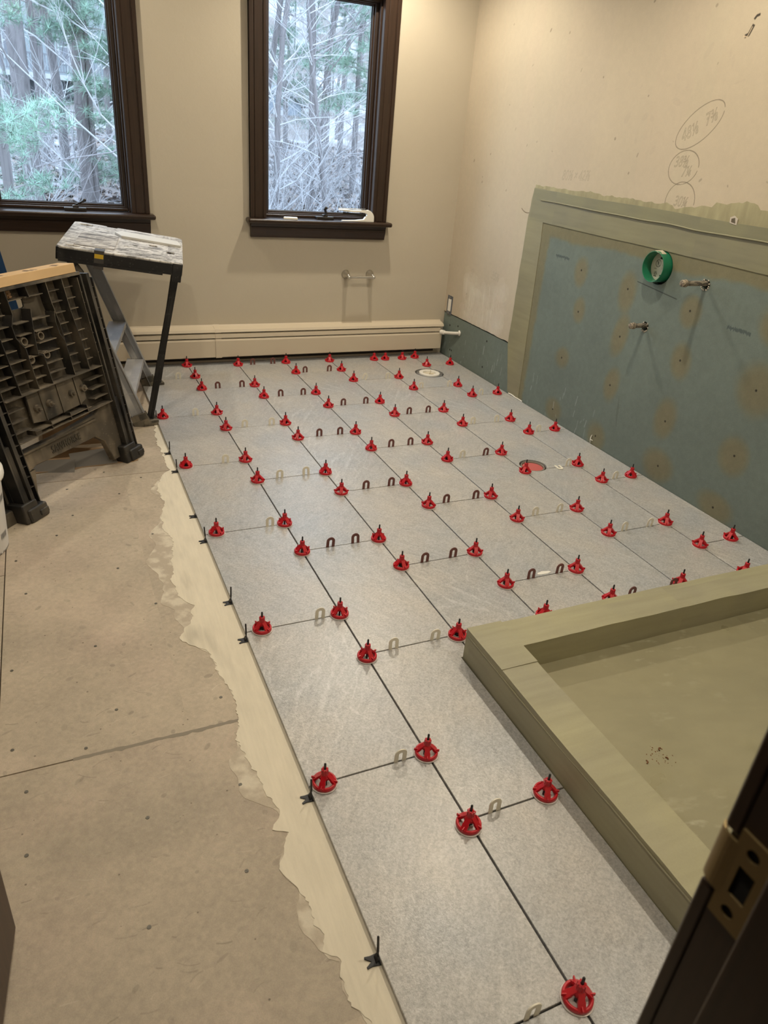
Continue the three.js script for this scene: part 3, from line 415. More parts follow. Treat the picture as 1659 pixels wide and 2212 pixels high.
// ------------------------------------------------------------------ tile levelling clips
const clipProto = new THREE.Group(); clipProto.name = 'leveling_clip'; clipProto.userData.category = 'leveling clip';
{
  obj('washer', [lathe([[0.004, 0.0004], [0.0285, 0.0004], [0.0295, 0.0012], [0.0290, 0.0020], [0.004, 0.0020]], 36)], mWasher, clipProto);
  const gs = [lathe([[0.0190, 0.0022], [0.0262, 0.0022], [0.0272, 0.0040], [0.0268, 0.0095], [0.0250, 0.0118], [0.0222, 0.0118], [0.0205, 0.0095], [0.0190, 0.0022]], 36), lathe([[0.0035, 0.0205], [0.0122, 0.0205], [0.0110, 0.0255], [0.0085, 0.0300], [0.0072, 0.0335], [0.0070, 0.0440], [0.0060, 0.0462], [0.0032, 0.0462]], 20)];
  for (let i = 0; i < 8; i++) { const a = i / 8 * 6.283; gs.push(bar([0.0068 * Math.cos(a), 0.031, 0.0068 * Math.sin(a)], [0.0068 * Math.cos(a), 0.0452, 0.0068 * Math.sin(a)], 0.0026, 0.0024, V(Math.cos(a), 0, Math.sin(a)))); }
  for (let i = 0; i < 4; i++) {
    const a = i / 4 * 6.283 + 0.785, c = Math.cos(a), s = Math.sin(a), u = V(-s, 0, c);
    gs.push(bar([0.006 * c, 0.0285, 0.006 * s], [0.0155 * c, 0.0185, 0.0155 * s], 0.0115, 0.0050, V(c * 0.7, 0.7, s * 0.7)), bar([0.0150 * c, 0.0190, 0.0150 * s], [0.0245 * c, 0.0078, 0.0245 * s], 0.0135, 0.0052, V(c * 0.7, 0.7, s * 0.7)), rbox(-0.0014, 0.0014, -0.0035, 0.0035, -0.005, 0.005, 0.001, 1).rotateY(-a + Math.PI / 2).translate(0.0245 * c, 0.0128, 0.0245 * s));
  }
  obj('cap', gs, mRed, clipProto);
  obj('stem', [rod([0, 0.0, 0], [0, 0.0605, 0], 0.0030, 0.0027, 10), new THREE.SphereGeometry(0.0027, 8, 6).translate(0, 0.0605, 0), box(-0.0022, 0.0022, 0.0006, 0.018, -0.008, 0.008)], mBlack, clipProto);
}
{
  const r = rng(202), C = []; // [long joint, x, z]
  for (const [k, x] of [[1, -0.274], [2, -0.267], [3, -0.263], [4, -0.255], [5, -0.27]]) C.push([0, x, PHASE[1] + k * L + 0.003]);
  const add = (line, x, z) => C.push([line, x, z]);
  for (let c = 1; c <= 7; c++) for (let k = -1; k < 7; k++) {
    const z = PHASE[c] + k * L; if (z < 0.0) continue; if (c >= 3 && z > 2.72) continue; if (c === 2 && z > 3.6) continue;
    const dz = 0.004 + (r() - 0.5) * 0.008;
    if (c > 1 && !(c === 2 && k < 0)) add(c - 1, lineX(c - 1) - 0.004 + (r() - 0.5) * 0.006, z + dz + 0.006);
    if (c === 7) { add(7, 1.696 + (r() - 0.5) * 0.01, z + dz); continue; }
    if (c === 2 && k === 5) { add(2, 0.211, z); continue; }
    add(c, lineX(c) - 0.003 + (r() - 0.5) * 0.006, z + dz);
  }
  for (const [l, x, z] of [[1, -0.008, 0.018], [4, 0.902, 0.049], [5, 1.293, 0.067], [5, 1.417, 0.072], [6, 1.529, 2.884], [5, 1.226, 2.868], [4, 0.905, 2.872], [3, 0.627, 2.878]]) if (!C.some(c => Math.hypot(c[1] - x, c[2] - z) < 0.05)) add(l, x, z);
  const lineName = i => i === 0 ? 'along the open tile edge' : i === 7 ? 'beside the teal wall' : 'on the ' + ORD[i] + ' long joint from the open edge';
  let first = true;
  for (let i = 0; i <= 7; i++) {
    const row = C.filter(c => c[0] === i && !(i === 5 && c[1] > 1.25)).sort((a, b) => a[2] - b[2]), odd = C.filter(c => i === 5 && c[0] === 5 && c[1] > 1.25);
    const put = (c, label) => {
      const o = first ? clipProto : clipProto.clone(); first = false; o.name = numbered('leveling_clip'); o.userData = { category: 'leveling clip', label, group: 'red tile leveling clips on the floor joints' };
      o.scale.set(1.07, 1.05, 1.07); o.position.set(c[1], 0.0002, c[2]); o.rotation.y = r() * 6.283; scene.add(o);
    };
    row.forEach((c, j) => put(c, `red clip ${lineName(i)}, ${ORD[j + 1]} from the heater`));
    odd.forEach((c, j) => put(c, `red clip between long joints before the heater, ${j ? 'nearer' : 'farther from'} the teal wall`));
  }
}
// horseshoe shims standing in the cross joints
{
  const s = new THREE.Shape(); const R = 0.0160, r0 = 0.0054, hgt = 0.040, y0 = -0.003;
  s.moveTo(-R, y0); s.lineTo(-R, hgt - R); s.absarc(0, hgt - R, R, Math.PI, 0, true); s.lineTo(R, y0); s.lineTo(r0, y0); s.lineTo(r0, hgt - R); s.absarc(0, hgt - R, r0, 0, Math.PI, false); s.lineTo(-r0, y0); s.lineTo(-R, y0);
  const g = extr(s, 0.0030, 0.0004); g.translate(0, 0, -0.0015); const gg = clean(g);
  const S = { // column -> [k, colour, x, ...]
    1: [[0, 'c', -0.098], [1, 'c', -0.112], [2, 'c', -0.094], [3, 'c', -0.06], [4, 'c', -0.07], [5, 'c', -0.073], [6, 'c', -0.097]],
    2: [[0, 'b', 0.087], [0, 'b', 0.226], [1, 'c', 0.091], [1, 'c', 0.23], [2, 'c', 0.094], [2, 'c', 0.214], [3, 'b', 0.108], [3, 'b', 0.207], [4, 'c', 0.089], [4, 'c', 0.228], [5, 'c', 0.07]],
    3: [[-1, 'b', 0.394], [-1, 'b', 0.524], [0, 'b', 0.398], [0, 'b', 0.53], [1, 'b', 0.417], [1, 'b', 0.527], [2, 'b', 0.418], [2, 'b', 0.537], [3, 'b', 0.398], [3, 'b', 0.514]],
    4: [[-1, 'b', 0.671], [-1, 'b', 0.83], [0, 'b', 0.695], [0, 'b', 0.83], [1, 'b', 0.715], [1, 'b', 0.82], [2, 'b', 0.698], [2, 'b', 0.842], [3, 'b', 0.717], [3, 'b', 0.839]],
    5: [[-1, 'c', 0.983], [-1, 'c', 1.144], [0, 'b', 1.004], [0, 'b', 1.121], [1, 'c', 1.001], [1, 'b', 1.131], [2, 'c', 1.009], [2, 'c', 1.131], [3, 'b', 0.997], [3, 'b', 1.186]],
    6: [[0, 'c', 1.271], [0, 'c', 1.467], [1, 'c', 1.286], [1, 'c', 1.436], [2, 'c', 1.468], [3, 'c', 1.3], [3, 'c', 1.432]],
    7: [[0, 'c', 1.586], [1, 'c', 1.587], [2, 'c', 1.604]] };
  const r = rng(303);
  for (const c of Object.keys(S)) for (const q of S[c]) {
    const [k, col, x] = q, twin = S[c].filter(p => p[0] === k), ks = [...new Set(S[c].map(p => p[0]))].sort((a, b) => a - b);
    const where = twin.length < 2 ? '' : x === Math.min(...twin.map(p => p[2])) ? ', nearer the open edge' : ', nearer the teal wall';
    const o = obj('horseshoe_shim', gg, col === 'b' ? mShimBrown : mShimCream);
    tag(o, `${col === 'b' ? 'brown' : 'cream'} shim in ${ORD[ks.indexOf(k) + 1]} filled cross joint of ${ORD[+c]} tile column${where}`, 'shim', `${col === 'b' ? 'brown' : 'cream'} horseshoe shims standing in the cross joints`);
    o.position.set(x, 0, PHASE[c] + k * L); o.rotation.set((r() - 0.5) * 0.12, (r() - 0.5) * 0.05, (r() - 0.5) * 0.08);
    if (+c === 5 && k === -1 && x < 1) { o.rotation.z = -0.4; o.position.y = 0.004; }
  }
  const o = obj('horseshoe_shim', gg, mShimCream); tag(o, 'cream shim lying flat on the tile beside the round cutout', 'shim', 'cream horseshoe shims standing in the cross joints'); o.position.set(1.414, 0.0016, 1.862); o.rotation.set(Math.PI / 2, 0, 0.5, 'YXZ'); o.rotation.y = 0.4;
  // smear of dried white thinset beside a joint
  const sm = []; for (let i = 0; i < 22; i++) { const t = i / 22 * 6.283; sm.push([0.03 * Math.cos(t) * (0.8 + 0.3 * r()), 0.009 * Math.sin(t) * (0.7 + 0.5 * r())]); }
  const m = obj('thinset_smear', [onFloor(shape(sm), 0.0008, 0.0008)], mWhite); m.position.set(0.785, 0, 2.652); tag(m, 'small white smear of dried thinset between two brown shims', 'smear');
}
// black clip bases left under the open edge
{
  const fork = shape([[0.004, -0.012], [-0.014, -0.010], [-0.024, -0.012], [-0.025, -0.008], [-0.014, -0.001], [-0.025, 0.007], [-0.024, 0.011], [-0.014, 0.010], [0.004, 0.012]]);
  const base = onFloor(fork, 0.0024, 0.0024, 0.0004), proto = new THREE.Group(), r = rng(404);
  obj('fork_base', [base, bar([-0.006, 0.002, 0], [-0.0015, 0.012, 0], 0.014, 0.002)], mBlack, proto);
  const stemG = merge([bar([-0.0008, 0.010, 0], [-0.0008, 0.024, 0], 0.006, 0.0018, V(1, 0, 0)), rod([-0.0008, 0.022, 0], [-0.0008, 0.058, 0], 0.0027, 0.0025, 8), new THREE.SphereGeometry(0.0025, 8, 6).translate(-0.0008, 0.058, 0)]);
  const Z = [[0.862, 1], [1.273, 1], [1.474, 1], [1.893, 0], [2.088, 1], [2.487, 1], [2.687, 1], [3.293, 1], [3.683, 1]];
  Z.forEach(([z, stem], i) => {
    const o = proto.clone(); o.name = numbered('clip_base'); if (stem) { const s = obj('stem', stemG, mBlack, o); s.rotation.z = (r() - 0.5) * 0.1; s.rotation.x = (r() - 0.5) * 0.12 + (i === 8 ? -0.12 : 0); }
    o.position.set(-0.3072, SUB + 0.0018, z); o.rotation.y = (r() - 0.5) * 0.3; scene.add(o);
    tag(o, stem ? `black clip base with upright stem at the open tile edge, ${ORD[i + 1]} from the heater` : 'black forked clip base without a stem at the open tile edge', 'clip base', 'black clip bases along the open tile edge');
  });
}

// ------------------------------------------------------------------ baseboard heater
{
  const h = thing('baseboard_heater', 'long cream baseboard heater along the wall under the windows', 'heater', [0, 0, BW]);
  const X0 = LW + 0.01, X1 = 1.738, prof = (P, x0, x1) => { const g = extr(shape(P), x1 - x0); g.rotateY(Math.PI / 2); g.translate(x0, 0, 0); g.applyMatrix4(new THREE.Matrix4()); return g; };
  // profiles in (-z, y): z out from the wall
  const strip = (pts, x0, x1, t = 0.0014) => { const gs = []; for (let i = 0; i + 1 < pts.length; i++) { const [za, ya] = pts[i], [zb, yb] = pts[i + 1]; gs.push(bar([(x0 + x1) / 2, ya, za], [(x0 + x1) / 2, yb, zb], x1 - x0, t, V(0.0001, 1, 0.3))); } return gs; };
  obj('back_plate', [box(X0, X1 - 0.02, 0.012, 0.215, 0.001, 0.004)], mHeaterDark, h);
  obj('top_cap', strip([[0.001, 0.232], [0.006, 0.224], [0.060, 0.213], [0.066, 0.200], [0.062, 0.1985]], X0, X1 + 0.012), mHeater, h);
  obj('damper', strip([[0.052, 0.192], [0.066, 0.186], [0.068, 0.166]], X0, X1 - 0.012), mHeater, h);
  for (const [a, b] of [[X0, 0.175], [0.205, X1]]) obj('front_panel', strip([[0.058, 0.160], [0.066, 0.157], [0.070, 0.148], [0.070, 0.050], [0.058, 0.044]], a, b), mHeater, h);
  obj('splice_cover', [...strip([[0.060, 0.163], [0.0685, 0.160], [0.0725, 0.149], [0.0725, 0.046], [0.060, 0.041]], 0.172, 0.208), ...strip([[0.001, 0.2335], [0.006, 0.2255], [0.061, 0.2145], [0.0675, 0.199]], 0.172, 0.208), ...strip([[0.053, 0.194], [0.068, 0.188], [0.070, 0.165]], 0.172, 0.208)], mHeater, h);
  obj('heating_fins', [box(X0, X1 - 0.06, 0.07, 0.14, 0.012, 0.048)], mHeaterDark, h);
  obj('feed_pipe', [rod([X1 - 0.07, 0.10, 0.03], [X1 + 0.018, 0.10, 0.03], 0.011, 0.011, 12), rod([X1 - 0.03, 0.10, 0.03], [X1 - 0.01, 0.10, 0.03], 0.015, 0.015, 12)], std({ color: [0.10, 0.07, 0.045], roughness: 0.5, metalness: 0.5 }), h);
  const p = thing('supply_pipe', 'white supply pipe running from the heater end into the teal board', 'pipe', [1.74, 0.165, 0.03]);
  obj('pipe', [tube([[-0.012, 0.0, 0], [0.005, 0.004, 0.03], [0.018, 0.016, 0.09], [0.034, 0.03, 0.150], [0.044, 0.034, 0.162]], 0.0105, 12, 24)], mWhite, p);
  obj('fitting', [rod([-0.014, -0.001, -0.012], [-0.004, 0.003, 0.016], 0.016, 0.015, 14)], mWhite, p);
  obj('escutcheon', [rod([0.028, 0.032, 0.155], [0.036, 0.033, 0.158], 0.017, 0.019, 14)], mWhite, p);
}
// ------------------------------------------------------------------ paper holder on the back wall
{
  const t = thing('paper_holder', 'brushed nickel paper holder with two flared posts on the back wall', 'paper holder', [1.11, 0.533, BW]);
  for (const s of [-1, 1]) { const g = lathe([[0.0005, 0.058], [0.008, 0.056], [0.011, 0.045], [0.016, 0.025], [0.0255, 0.008], [0.027, 0.0], [0.0005, 0]], 28); g.rotateX(Math.PI / 2); g.translate(s * 0.083, 0, 0); obj('post', [g, rod([s * 0.083, -0.006, 0.05], [s * 0.083, -0.006, 0.074], 0.011, 0.011, 16), new THREE.SphereGeometry(0.012, 14, 10).translate(s * 0.083, -0.006, 0.068)], mBrushed, t); }
  obj('bar', [rod([-0.08, -0.006, 0.068], [0.08, -0.006, 0.068], 0.0075, 0.0075, 16), rod([-0.03, -0.006, 0.068], [0.078, -0.006, 0.068], 0.0086, 0.0086, 16)], mBrushed, t);
}
// ------------------------------------------------------------------ boxes and stub pipes on the right wall
{
  const e = thing('outlet_box', 'small grey electrical box with bare white switch in the wall corner', 'electrical box', [RW, 0.345, 0.01]);
  const fr = onWall(shape([[-0.034, -0.062], [0.034, -0.062], [0.034, 0.062], [-0.034, 0.062]], [[[-0.021, -0.042], [-0.021, 0.042], [0.021, 0.042], [0.021, -0.042]]]), -0.0025, 0.0024); obj('box_frame', [fr], std({ color: [0.10, 0.11, 0.13], roughness: 0.6 }), e);
  obj('device', [rbox(-0.0050, -0.0008, -0.040, 0.040, -0.019, 0.019, 0.0015, 2)], mWhite, e);
  obj('screw_tab', [box(-0.0058, -0.003, 0.042, 0.058, -0.010, 0.010), box(-0.0058, -0.003, -0.058, -0.042, -0.010, 0.010)], mGalv, e);
  const j = thing('junction_box', 'round green plastic junction box with printed white insert in the teal board', 'junction box', [RW, JB.y, JB.z]);
  const ring = lathe([[0.0635, -0.0270], [0.0655, -0.0270], [0.0655, 0.0445], [0.0645, 0.0452], [0.0625, 0.0452], [0.0620, 0.0440], [0.0615, -0.0270]], 48); ring.rotateZ(Math.PI / 2);
  obj('box_ring', [ring], phys({ color: [0.012, 0.17, 0.085], roughness: 0.32, clearcoat: 0.2, side: THREE.DoubleSide }), j);
  const lab = canvasTex(512, 512, (c) => {
    c.fillStyle = '#cfcbbd'; c.fillRect(0, 0, 512, 512); c.fillStyle = '#23221f'; c.strokeStyle = '#23221f';
    c.fillRect(190, 96, 190, 34); c.lineWidth = 9; c.beginPath(); c.arc(170, 210, 62, 0, 7); c.stroke(); c.beginPath(); c.moveTo(126, 166); c.lineTo(214, 254); c.stroke();
    c.lineWidth = 5; c.beginPath(); c.arc(170, 184, 12, 0, 7); c.moveTo(170, 196); c.lineTo(166, 232); c.lineTo(150, 252); c.moveTo(166, 232); c.lineTo(186, 248); c.moveTo(142, 216); c.lineTo(196, 204); c.stroke();
    const r = rng(6); for (let k = 0; k < 9; k++) for (let x = 270; x < 400; x += 4 + r() * 7) c.fillRect(x, 160 + k * 17, 3 + r() * 4, 5);
    c.lineWidth = 6; for (let k = 0; k < 5; k++) { c.beginPath(); c.arc(150 + 26 * Math.cos(k * 1.257), 392 + 26 * Math.sin(k * 1.257), 13, 0, 7); c.stroke(); } c.fillRect(110, 430, 80, 14); c.fillRect(262, 396, 26, 30);
    for (let k = 0; k < 26; k++) c.fillRect(90 + k % 13 * 5, 300 + (k > 12 ? 10 : 0), 3, 6);
  });
  const disc = new THREE.CircleGeometry(0.0618, 40); disc.rotateY(-Math.PI / 2); disc.translate(0.004, 0, 0); obj('printed_insert', [disc], std({ map: lab, roughness: 0.6 }), j);
  obj('tape_scrap', [bar([-0.0455, 0.064, 0.002], [-0.012, 0.0662, 0.01], 0.030, 0.0006, V(0, 1, 0.2)), bar([-0.0455, 0.060, 0.024], [-0.014, 0.0606, 0.027], 0.012, 0.0006, V(0, 1, 0.4))], std({ color: [0.5, 0.45, 0.34], roughness: 0.7 }), j);
  const N = makeNoise(77);
  PIPES.forEach(([z, y, len], i) => {
    const p = thing('stub_pipe', i ? 'shorter capped stub pipe, the lower of two in the teal board' : 'longer capped stub pipe, the upper of two in the teal board', 'pipe', [RW, y, z], 'capped stub pipes in the teal board');
    const map = tex(128, 128, (u, v, x, yy) => { const n = N.fbm(u * 9 + i * 7, v * 9, 4), d = n > 0.52 ? 1 : 0.25; return [0.20 * d + 0.045, 0.175 * d + 0.04, 0.135 * d + 0.034]; });
    const m = std({ map, roughness: 0.75 }), r = 0.0105;
    obj('pipe', [rod([0.05, 0, 0], [-len + 0.012, 0, 0], r, r, 18)], m, p);
    const cap = lathe([[r, 0.026], [0.0150, 0.025], [0.0155, 0.020], [0.0138, 0.016], [0.0140, 0.006], [0.011, 0.001], [0.0005, 0]], 18); cap.rotateZ(-Math.PI / 2); cap.translate(-len, 0, 0); obj('cap', [cap], std({ map, color: [1.4, 1.35, 1.3], roughness: 0.7 }), p);
    const gs = [], q = rng(90 + i); for (let k = 0; k < 22; k++) { const a = q() * 6.283, rr = 0.020 + q() * 0.004; gs.push(new THREE.TetrahedronGeometry(0.0025 + q() * 0.003).rotateX(q() * 6).rotateZ(q() * 6).translate(-0.001, -0.006 + rr * Math.sin(a), rr * Math.cos(a))); }
    obj('broken_gypsum', gs, mGypsum, p);
  });
  const c = obj('caulk_scrap', [tube([[0, 0, 0], [-0.006, 0.02, 0.002], [-0.003, 0.034, 0.0], [-0.001, 0.045, 0.003]], 0.0025, 5, 12), tube([[-0.005, 0.018, 0.002], [-0.008, 0.022, 0.012], [-0.004, 0.02, 0.018]], 0.002, 5, 8)], mWhite); c.position.set(RW - 0.001, 0.002, 1.655); tag(c, 'curled white scrap of caulk at the foot of the teal wall', 'caulk');
}

// ------------------------------------------------------------------ things on the window stool
{
  const o = obj('tile_sample', [extr(shape([[-0.045, -0.018], [0.038, -0.03], [0.045, 0.012], [-0.03, 0.02]]), 0.011, 0.001).rotateX(-Math.PI / 2)], mWhite); o.position.set(0.64, 0.8552, -0.018); tag(o, 'small white tile offcut lying on the stool of the second window', 'tile');
  const d = thing('tape_gun', 'white plastic hook-shaped hand tool on the stool of the second window', 'hand tool', [1.07, 0.8552, -0.012]);
  const s = new THREE.Shape(); s.moveTo(-0.105, 0); s.lineTo(0.104, 0); s.lineTo(0.104, 0.026); s.quadraticCurveTo(0.100, 0.056, 0.066, 0.068); s.lineTo(-0.03, 0.064); s.lineTo(-0.095, 0.066); s.lineTo(-0.098, 0.056); s.lineTo(-0.02, 0.052); s.quadraticCurveTo(0.05, 0.056, 0.058, 0.040); s.lineTo(0.036, 0.014); s.lineTo(-0.02, 0.008); s.lineTo(-0.105, 0.005); s.lineTo(-0.105, 0);
  const g = extr(s, 0.022, 0.002); g.translate(0, 0, -0.011); obj('body', [g], mWhite, d);
  obj('guide', [box(-0.12, 0.05, 0.0685, 0.0715, -0.016, -0.012), rbox(-0.125, -0.06, 0.060, 0.066, -0.02, 0.012, 0.002, 1)], mWhite, d);
  obj('blade', [bar([-0.10, 0.046, 0.0], [0.052, 0.036, 0.0], 0.012, 0.0012, V(0, 0, 1)), box(0.02, 0.05, 0.066, 0.0705, -0.009, 0.009)], mBronze, d);
}

// ------------------------------------------------------------------ folding sawhorse leaning in the left corner
const dirty = (seed, base, dust, amt) => { const N = makeNoise(seed); return tex(256, 256, (u, v, x, y) => { const n = N.fbm(u * 7, v * 7, 4), f = N.fbm(u * 40, v * 12, 3), s = N.raw(x, y) > 0.985 ? 1 : 0, k = Math.min(1, Math.max(0, (n - 0.40) * 1.9 + (f - 0.5) * 0.8)) * amt + s * 0.35; return base.map((b, i) => b + (dust[i] - b) * Math.min(1, k)); }); };
const mHorse = std({ map: dirty(301, [0.020, 0.018, 0.015], [0.17, 0.14, 0.10], 0.95), roughness: 0.7 });
const mHorseDusty = std({ map: dirty(302, [0.075, 0.062, 0.045], [0.27, 0.22, 0.155], 0.95), roughness: 0.85 });
const mHorseBlack = std({ map: dirty(303, [0.013, 0.0125, 0.012], [0.13, 0.112, 0.088], 0.75), roughness: 0.55 });
const mLadderBlack = std({ map: dirty(304, [0.006, 0.006, 0.007], [0.16, 0.15, 0.14], 0.28), roughness: 0.42 });
const font = await new FontLoader().loadAsync('fonts/droid/droid_sans_bold.typeface.json');
{
  const W = V(0.652, 0, -0.7583), D = V(-0.1538, 0.9879, 0.02), N = V(0.7491, 0.1036, 0.6440); // along the foot line, up the legs, towards the room
  const M = new THREE.Matrix4().makeBasis(W, D, N), base = [-0.8345, SUB, 1.7151];
  const h = thing('sawhorse', 'folded black plastic sawhorse with ribbed underside leaning at the left', 'sawhorse', base);
  const put = (name, gs, m) => { const g = merge(gs); g.applyMatrix4(M); g.computeVertexNormals(); return obj(name, [boxUV(g)], m, h); };
  const b3 = (a0, a1, b0, b1, n0, n1) => box(a0, a1, b0, b1, n0, n1);
  // backing sheet with the hand hole and stepped right shoulder
  const sheet = extr(shape([[-0.02, 0.289], [0.53, 0.289], [0.535, 0.45], [0.535, 0.79], [0.52, 0.81], [-0.02, 0.81]], [[[0.208, 0.732], [0.206, 0.756], [0.214, 0.764], [0.262, 0.764], [0.271, 0.756], [0.269, 0.734], [0.262, 0.730], [0.214, 0.728]]]), 0.006); sheet.translate(0, 0, -0.048);
  put('panel', [sheet, b3(-0.02, 0.545, 0.806, 0.817, -0.05, 0.004)], mHorse);
  // ribs: rows and columns, each one a blade standing out of the sheet
  const rib = (gs, m = mHorse) => put('rib', gs, m);
  const path = (P, n0 = -0.044, n1 = 0.0) => P.slice(1).map((q, i) => { const p = P[i], dx = q[0] - p[0], dy = q[1] - p[1], l = Math.hypot(dx, dy), g = box(0, l, -0.0015, 0.0015, n0, n1); g.rotateZ(Math.atan2(dy, dx)); g.translate(p[0], p[1], 0); return g; });
  rib(path([[0.162, 0.806], [0.164, 0.723], [0.144, 0.686], [0.145, 0.645], [0.172, 0.600], [0.172, 0.45]]));
  rib(path([[0.259, 0.806], [0.263, 0.768]])); rib(path([[0.252, 0.728], [0.242, 0.689], [0.226, 0.607], [0.221, 0.568], [0.245, 0.560], [0.246, 0.45]]));
  rib(path([[0.360, 0.806], [0.361, 0.732], [0.371, 0.648], [0.370, 0.45]])); rib(path([[0.361, 0.70], [0.352, 0.66], [0.355, 0.615], [0.371, 0.585]]));
  rib(path([[0.445, 0.806], [0.446, 0.692], [0.456, 0.567], [0.457, 0.45]])); rib(path([[0.080, 0.806], [0.077, 0.659], [0.084, 0.45]])); rib(path([[0.0, 0.806], [0.0, 0.289]])); rib(path([[0.528, 0.797], [0.527, 0.289]], -0.046, 0.002));
  rib(path([[0.0, 0.449], [0.527, 0.446]], -0.046, 0.006), mHorseDusty); rib(path([[0.0, 0.290], [0.53, 0.290]], -0.046, 0.006), mHorseDusty);
  for (const b of [0.485, 0.523, 0.563, 0.603, 0.645, 0.687, 0.727, 0.768]) {
    for (const [a0, a1] of [[0.0, 0.079], [0.086, b > 0.6 ? 0.138 : 0.165], [0.172, 0.236], [0.250, 0.340], [0.372, 0.432], [0.458, 0.508]]) { if (b > 0.7 && b < 0.75 && a0 > 0.16 && a0 < 0.3) continue; rib([b3(a0, a1, b - 0.0015, b + 0.0015, -0.044, -0.006 - (a0 * 37 % 1) * 0.008)], mHorseDusty); }
  }
  for (const b of [0.325, 0.365, 0.405]) { rib([b3(0.006, 0.08, b - 0.0015, b + 0.0015, -0.044, -0.004)], mHorseDusty); rib([b3(0.44, 0.526, b - 0.0015, b + 0.0015, -0.044, -0.004)], mHorseDusty); }
  for (const a of [0.172, 0.278, 0.377]) rib([b3(a - 0.0015, a + 0.0015, 0.290, 0.322, -0.044, 0.004)]);
  rib([b3(0.09, 0.40, 0.305, 0.308, -0.044, 0.004)], mHorseDusty);
  for (const b of [0.50, 0.54, 0.58, 0.62, 0.66, 0.70, 0.74]) rib([b3(0.53, 0.556, b - 0.0015, b + 0.0015, -0.05, -0.004)], mHorseDusty);
  rib([b3(0.088, 0.118, 0.29, 0.31, -0.04, 0.0)], mHorseDusty);
  // reinforcing plate with four bolts, four bosses above
  const plate = extr(shape([[0.116, 0.44], [0.396, 0.438], [0.414, 0.406], [0.412, 0.337], [0.371, 0.322], [0.171, 0.320], [0.110, 0.331]]), 0.012, 0.002); plate.translate(0, 0, -0.03); put('hinge_plate', [plate, b3(0.176, 0.182, 0.322, 0.438, -0.02, -0.014), b3(0.268, 0.273, 0.322, 0.438, -0.02, -0.014), b3(0.366, 0.371, 0.324, 0.438, -0.02, -0.014)], mHorse);
  for (const [a, b] of [[0.146, 0.38], [0.211, 0.38], [0.336, 0.382], [0.403, 0.384]]) put('bolt', [rod([a, b, -0.02], [a, b, -0.006], 0.015, 0.014, 12), rod([a, b, -0.008], [a, b, 0.003], 0.0075, 0.0065, 8), rod([a - 0.004, b, 0.0], [a + 0.006, b - 0.004, 0.003], 0.0022, 0.0022, 6)], mHorseDusty);
  for (const [a, b] of [[0.185, 0.624], [0.269, 0.627], [0.19, 0.556], [0.269, 0.556]]) { const t = lathe([[0.0150, 0], [0.0150, 0.034], [0.0112, 0.034], [0.0112, 0.010], [0.0005, 0.010]], 18); t.rotateX(Math.PI / 2); t.translate(a, b, -0.042); put('boss', [t], mHorseDusty); }
  put('latch_clip', [b3(0.196, 0.214, 0.772, 0.798, -0.04, -0.03), b3(0.199, 0.211, 0.776, 0.780, -0.031, -0.024), b3(0.199, 0.211, 0.786, 0.790, -0.031, -0.024)], std({ color: [0.32, 0.19, 0.10], roughness: 0.6 }));
  // legs: twin channels with ladder cells, ending in shoes
  for (const [a0, a1, side] of [[0.538, 0.618, 1], [-0.082, 0.004, -1]]) {
    const top = 0.806, m = (a0 + a1) / 2, gs = [b3(a0, a1, 0.03, top - 0.02, -0.062, -0.040), b3(a0 + 0.002, a0 + 0.010, 0.03, top, -0.044, 0.006), b3(m - 0.006, m + 0.010, 0.03, top, -0.044, 0.010), b3(a1 - 0.006, a1 - 0.002, 0.03, top - 0.02, -0.044, 0.0)];
    gs.push(rbox(a0 + 0.012, m - 0.008, 0.03, 0.30, -0.042, 0.001, 0.004, 1));
    for (let b = 0.12; b < top - 0.02; b += 0.042) gs.push(b3(m + 0.008, a1 - 0.002, b - 0.0015, b + 0.0015, -0.042, -0.002));
    put('leg', gs, mHorseBlack);
    const f0 = side > 0 ? 0.470 : -0.128, f1 = side > 0 ? 0.622 : 0.012;
    const foot = [rbox(a0 - 0.004, a1 + 0.004, 0.0, 0.055, -0.065, 0.022, 0.008, 2), rbox(side > 0 ? a0 - 0.03 : a0 - 0.02, a1 - 0.03, 0.0, 0.080, -0.06, 0.014, 0.006, 2), rbox(m, a1 + 0.002, 0.012, 0.036, 0.012, 0.026, 0.005, 2)];
    put('foot', foot, mHorseBlack);
  }
  // second, folded-behind half showing at the left foot
  put('leg', [b3(-0.150, -0.09, 0.03, 0.8, -0.10, -0.07), b3(-0.150, -0.138, 0.03, 0.8, -0.07, -0.04), b3(-0.10, -0.09, 0.03, 0.8, -0.075, -0.05), b3(-0.136, -0.104, 0.098, 0.104, -0.072, -0.068), rbox(-0.155, -0.085, 0.0, 0.06, -0.105, -0.035, 0.006, 1)], mHorse);
  put('panel', [b3(0.0, 0.55, 0.45, 0.72, -0.085, -0.052).translate(0, 0, -0.005)], mHorseBlack);
  // crossbar with raised lettering
  const bar_ = extr(shape([[-0.005, 0.16], [0.06, 0.178], [0.225, 0.172], [0.40, 0.168], [0.445, 0.130], [0.470, 0.030], [0.54, 0.030], [0.545, 0.287], [0.49, 0.287], [0.428, 0.259], [0.216, 0.246], [-0.005, 0.246]]), 0.03, 0.003); bar_.translate(0, 0, -0.05); put('crossbar', [bar_, b3(0.0, 0.42, 0.238, 0.246, -0.05, -0.012)], mHorseDusty);
  put('crossbar', [extr(shape([[-0.005, 0.165], [-0.005, 0.06], [0.018, 0.06], [0.05, 0.165]]), 0.025).translate(0, 0, -0.048)], mHorseDusty);
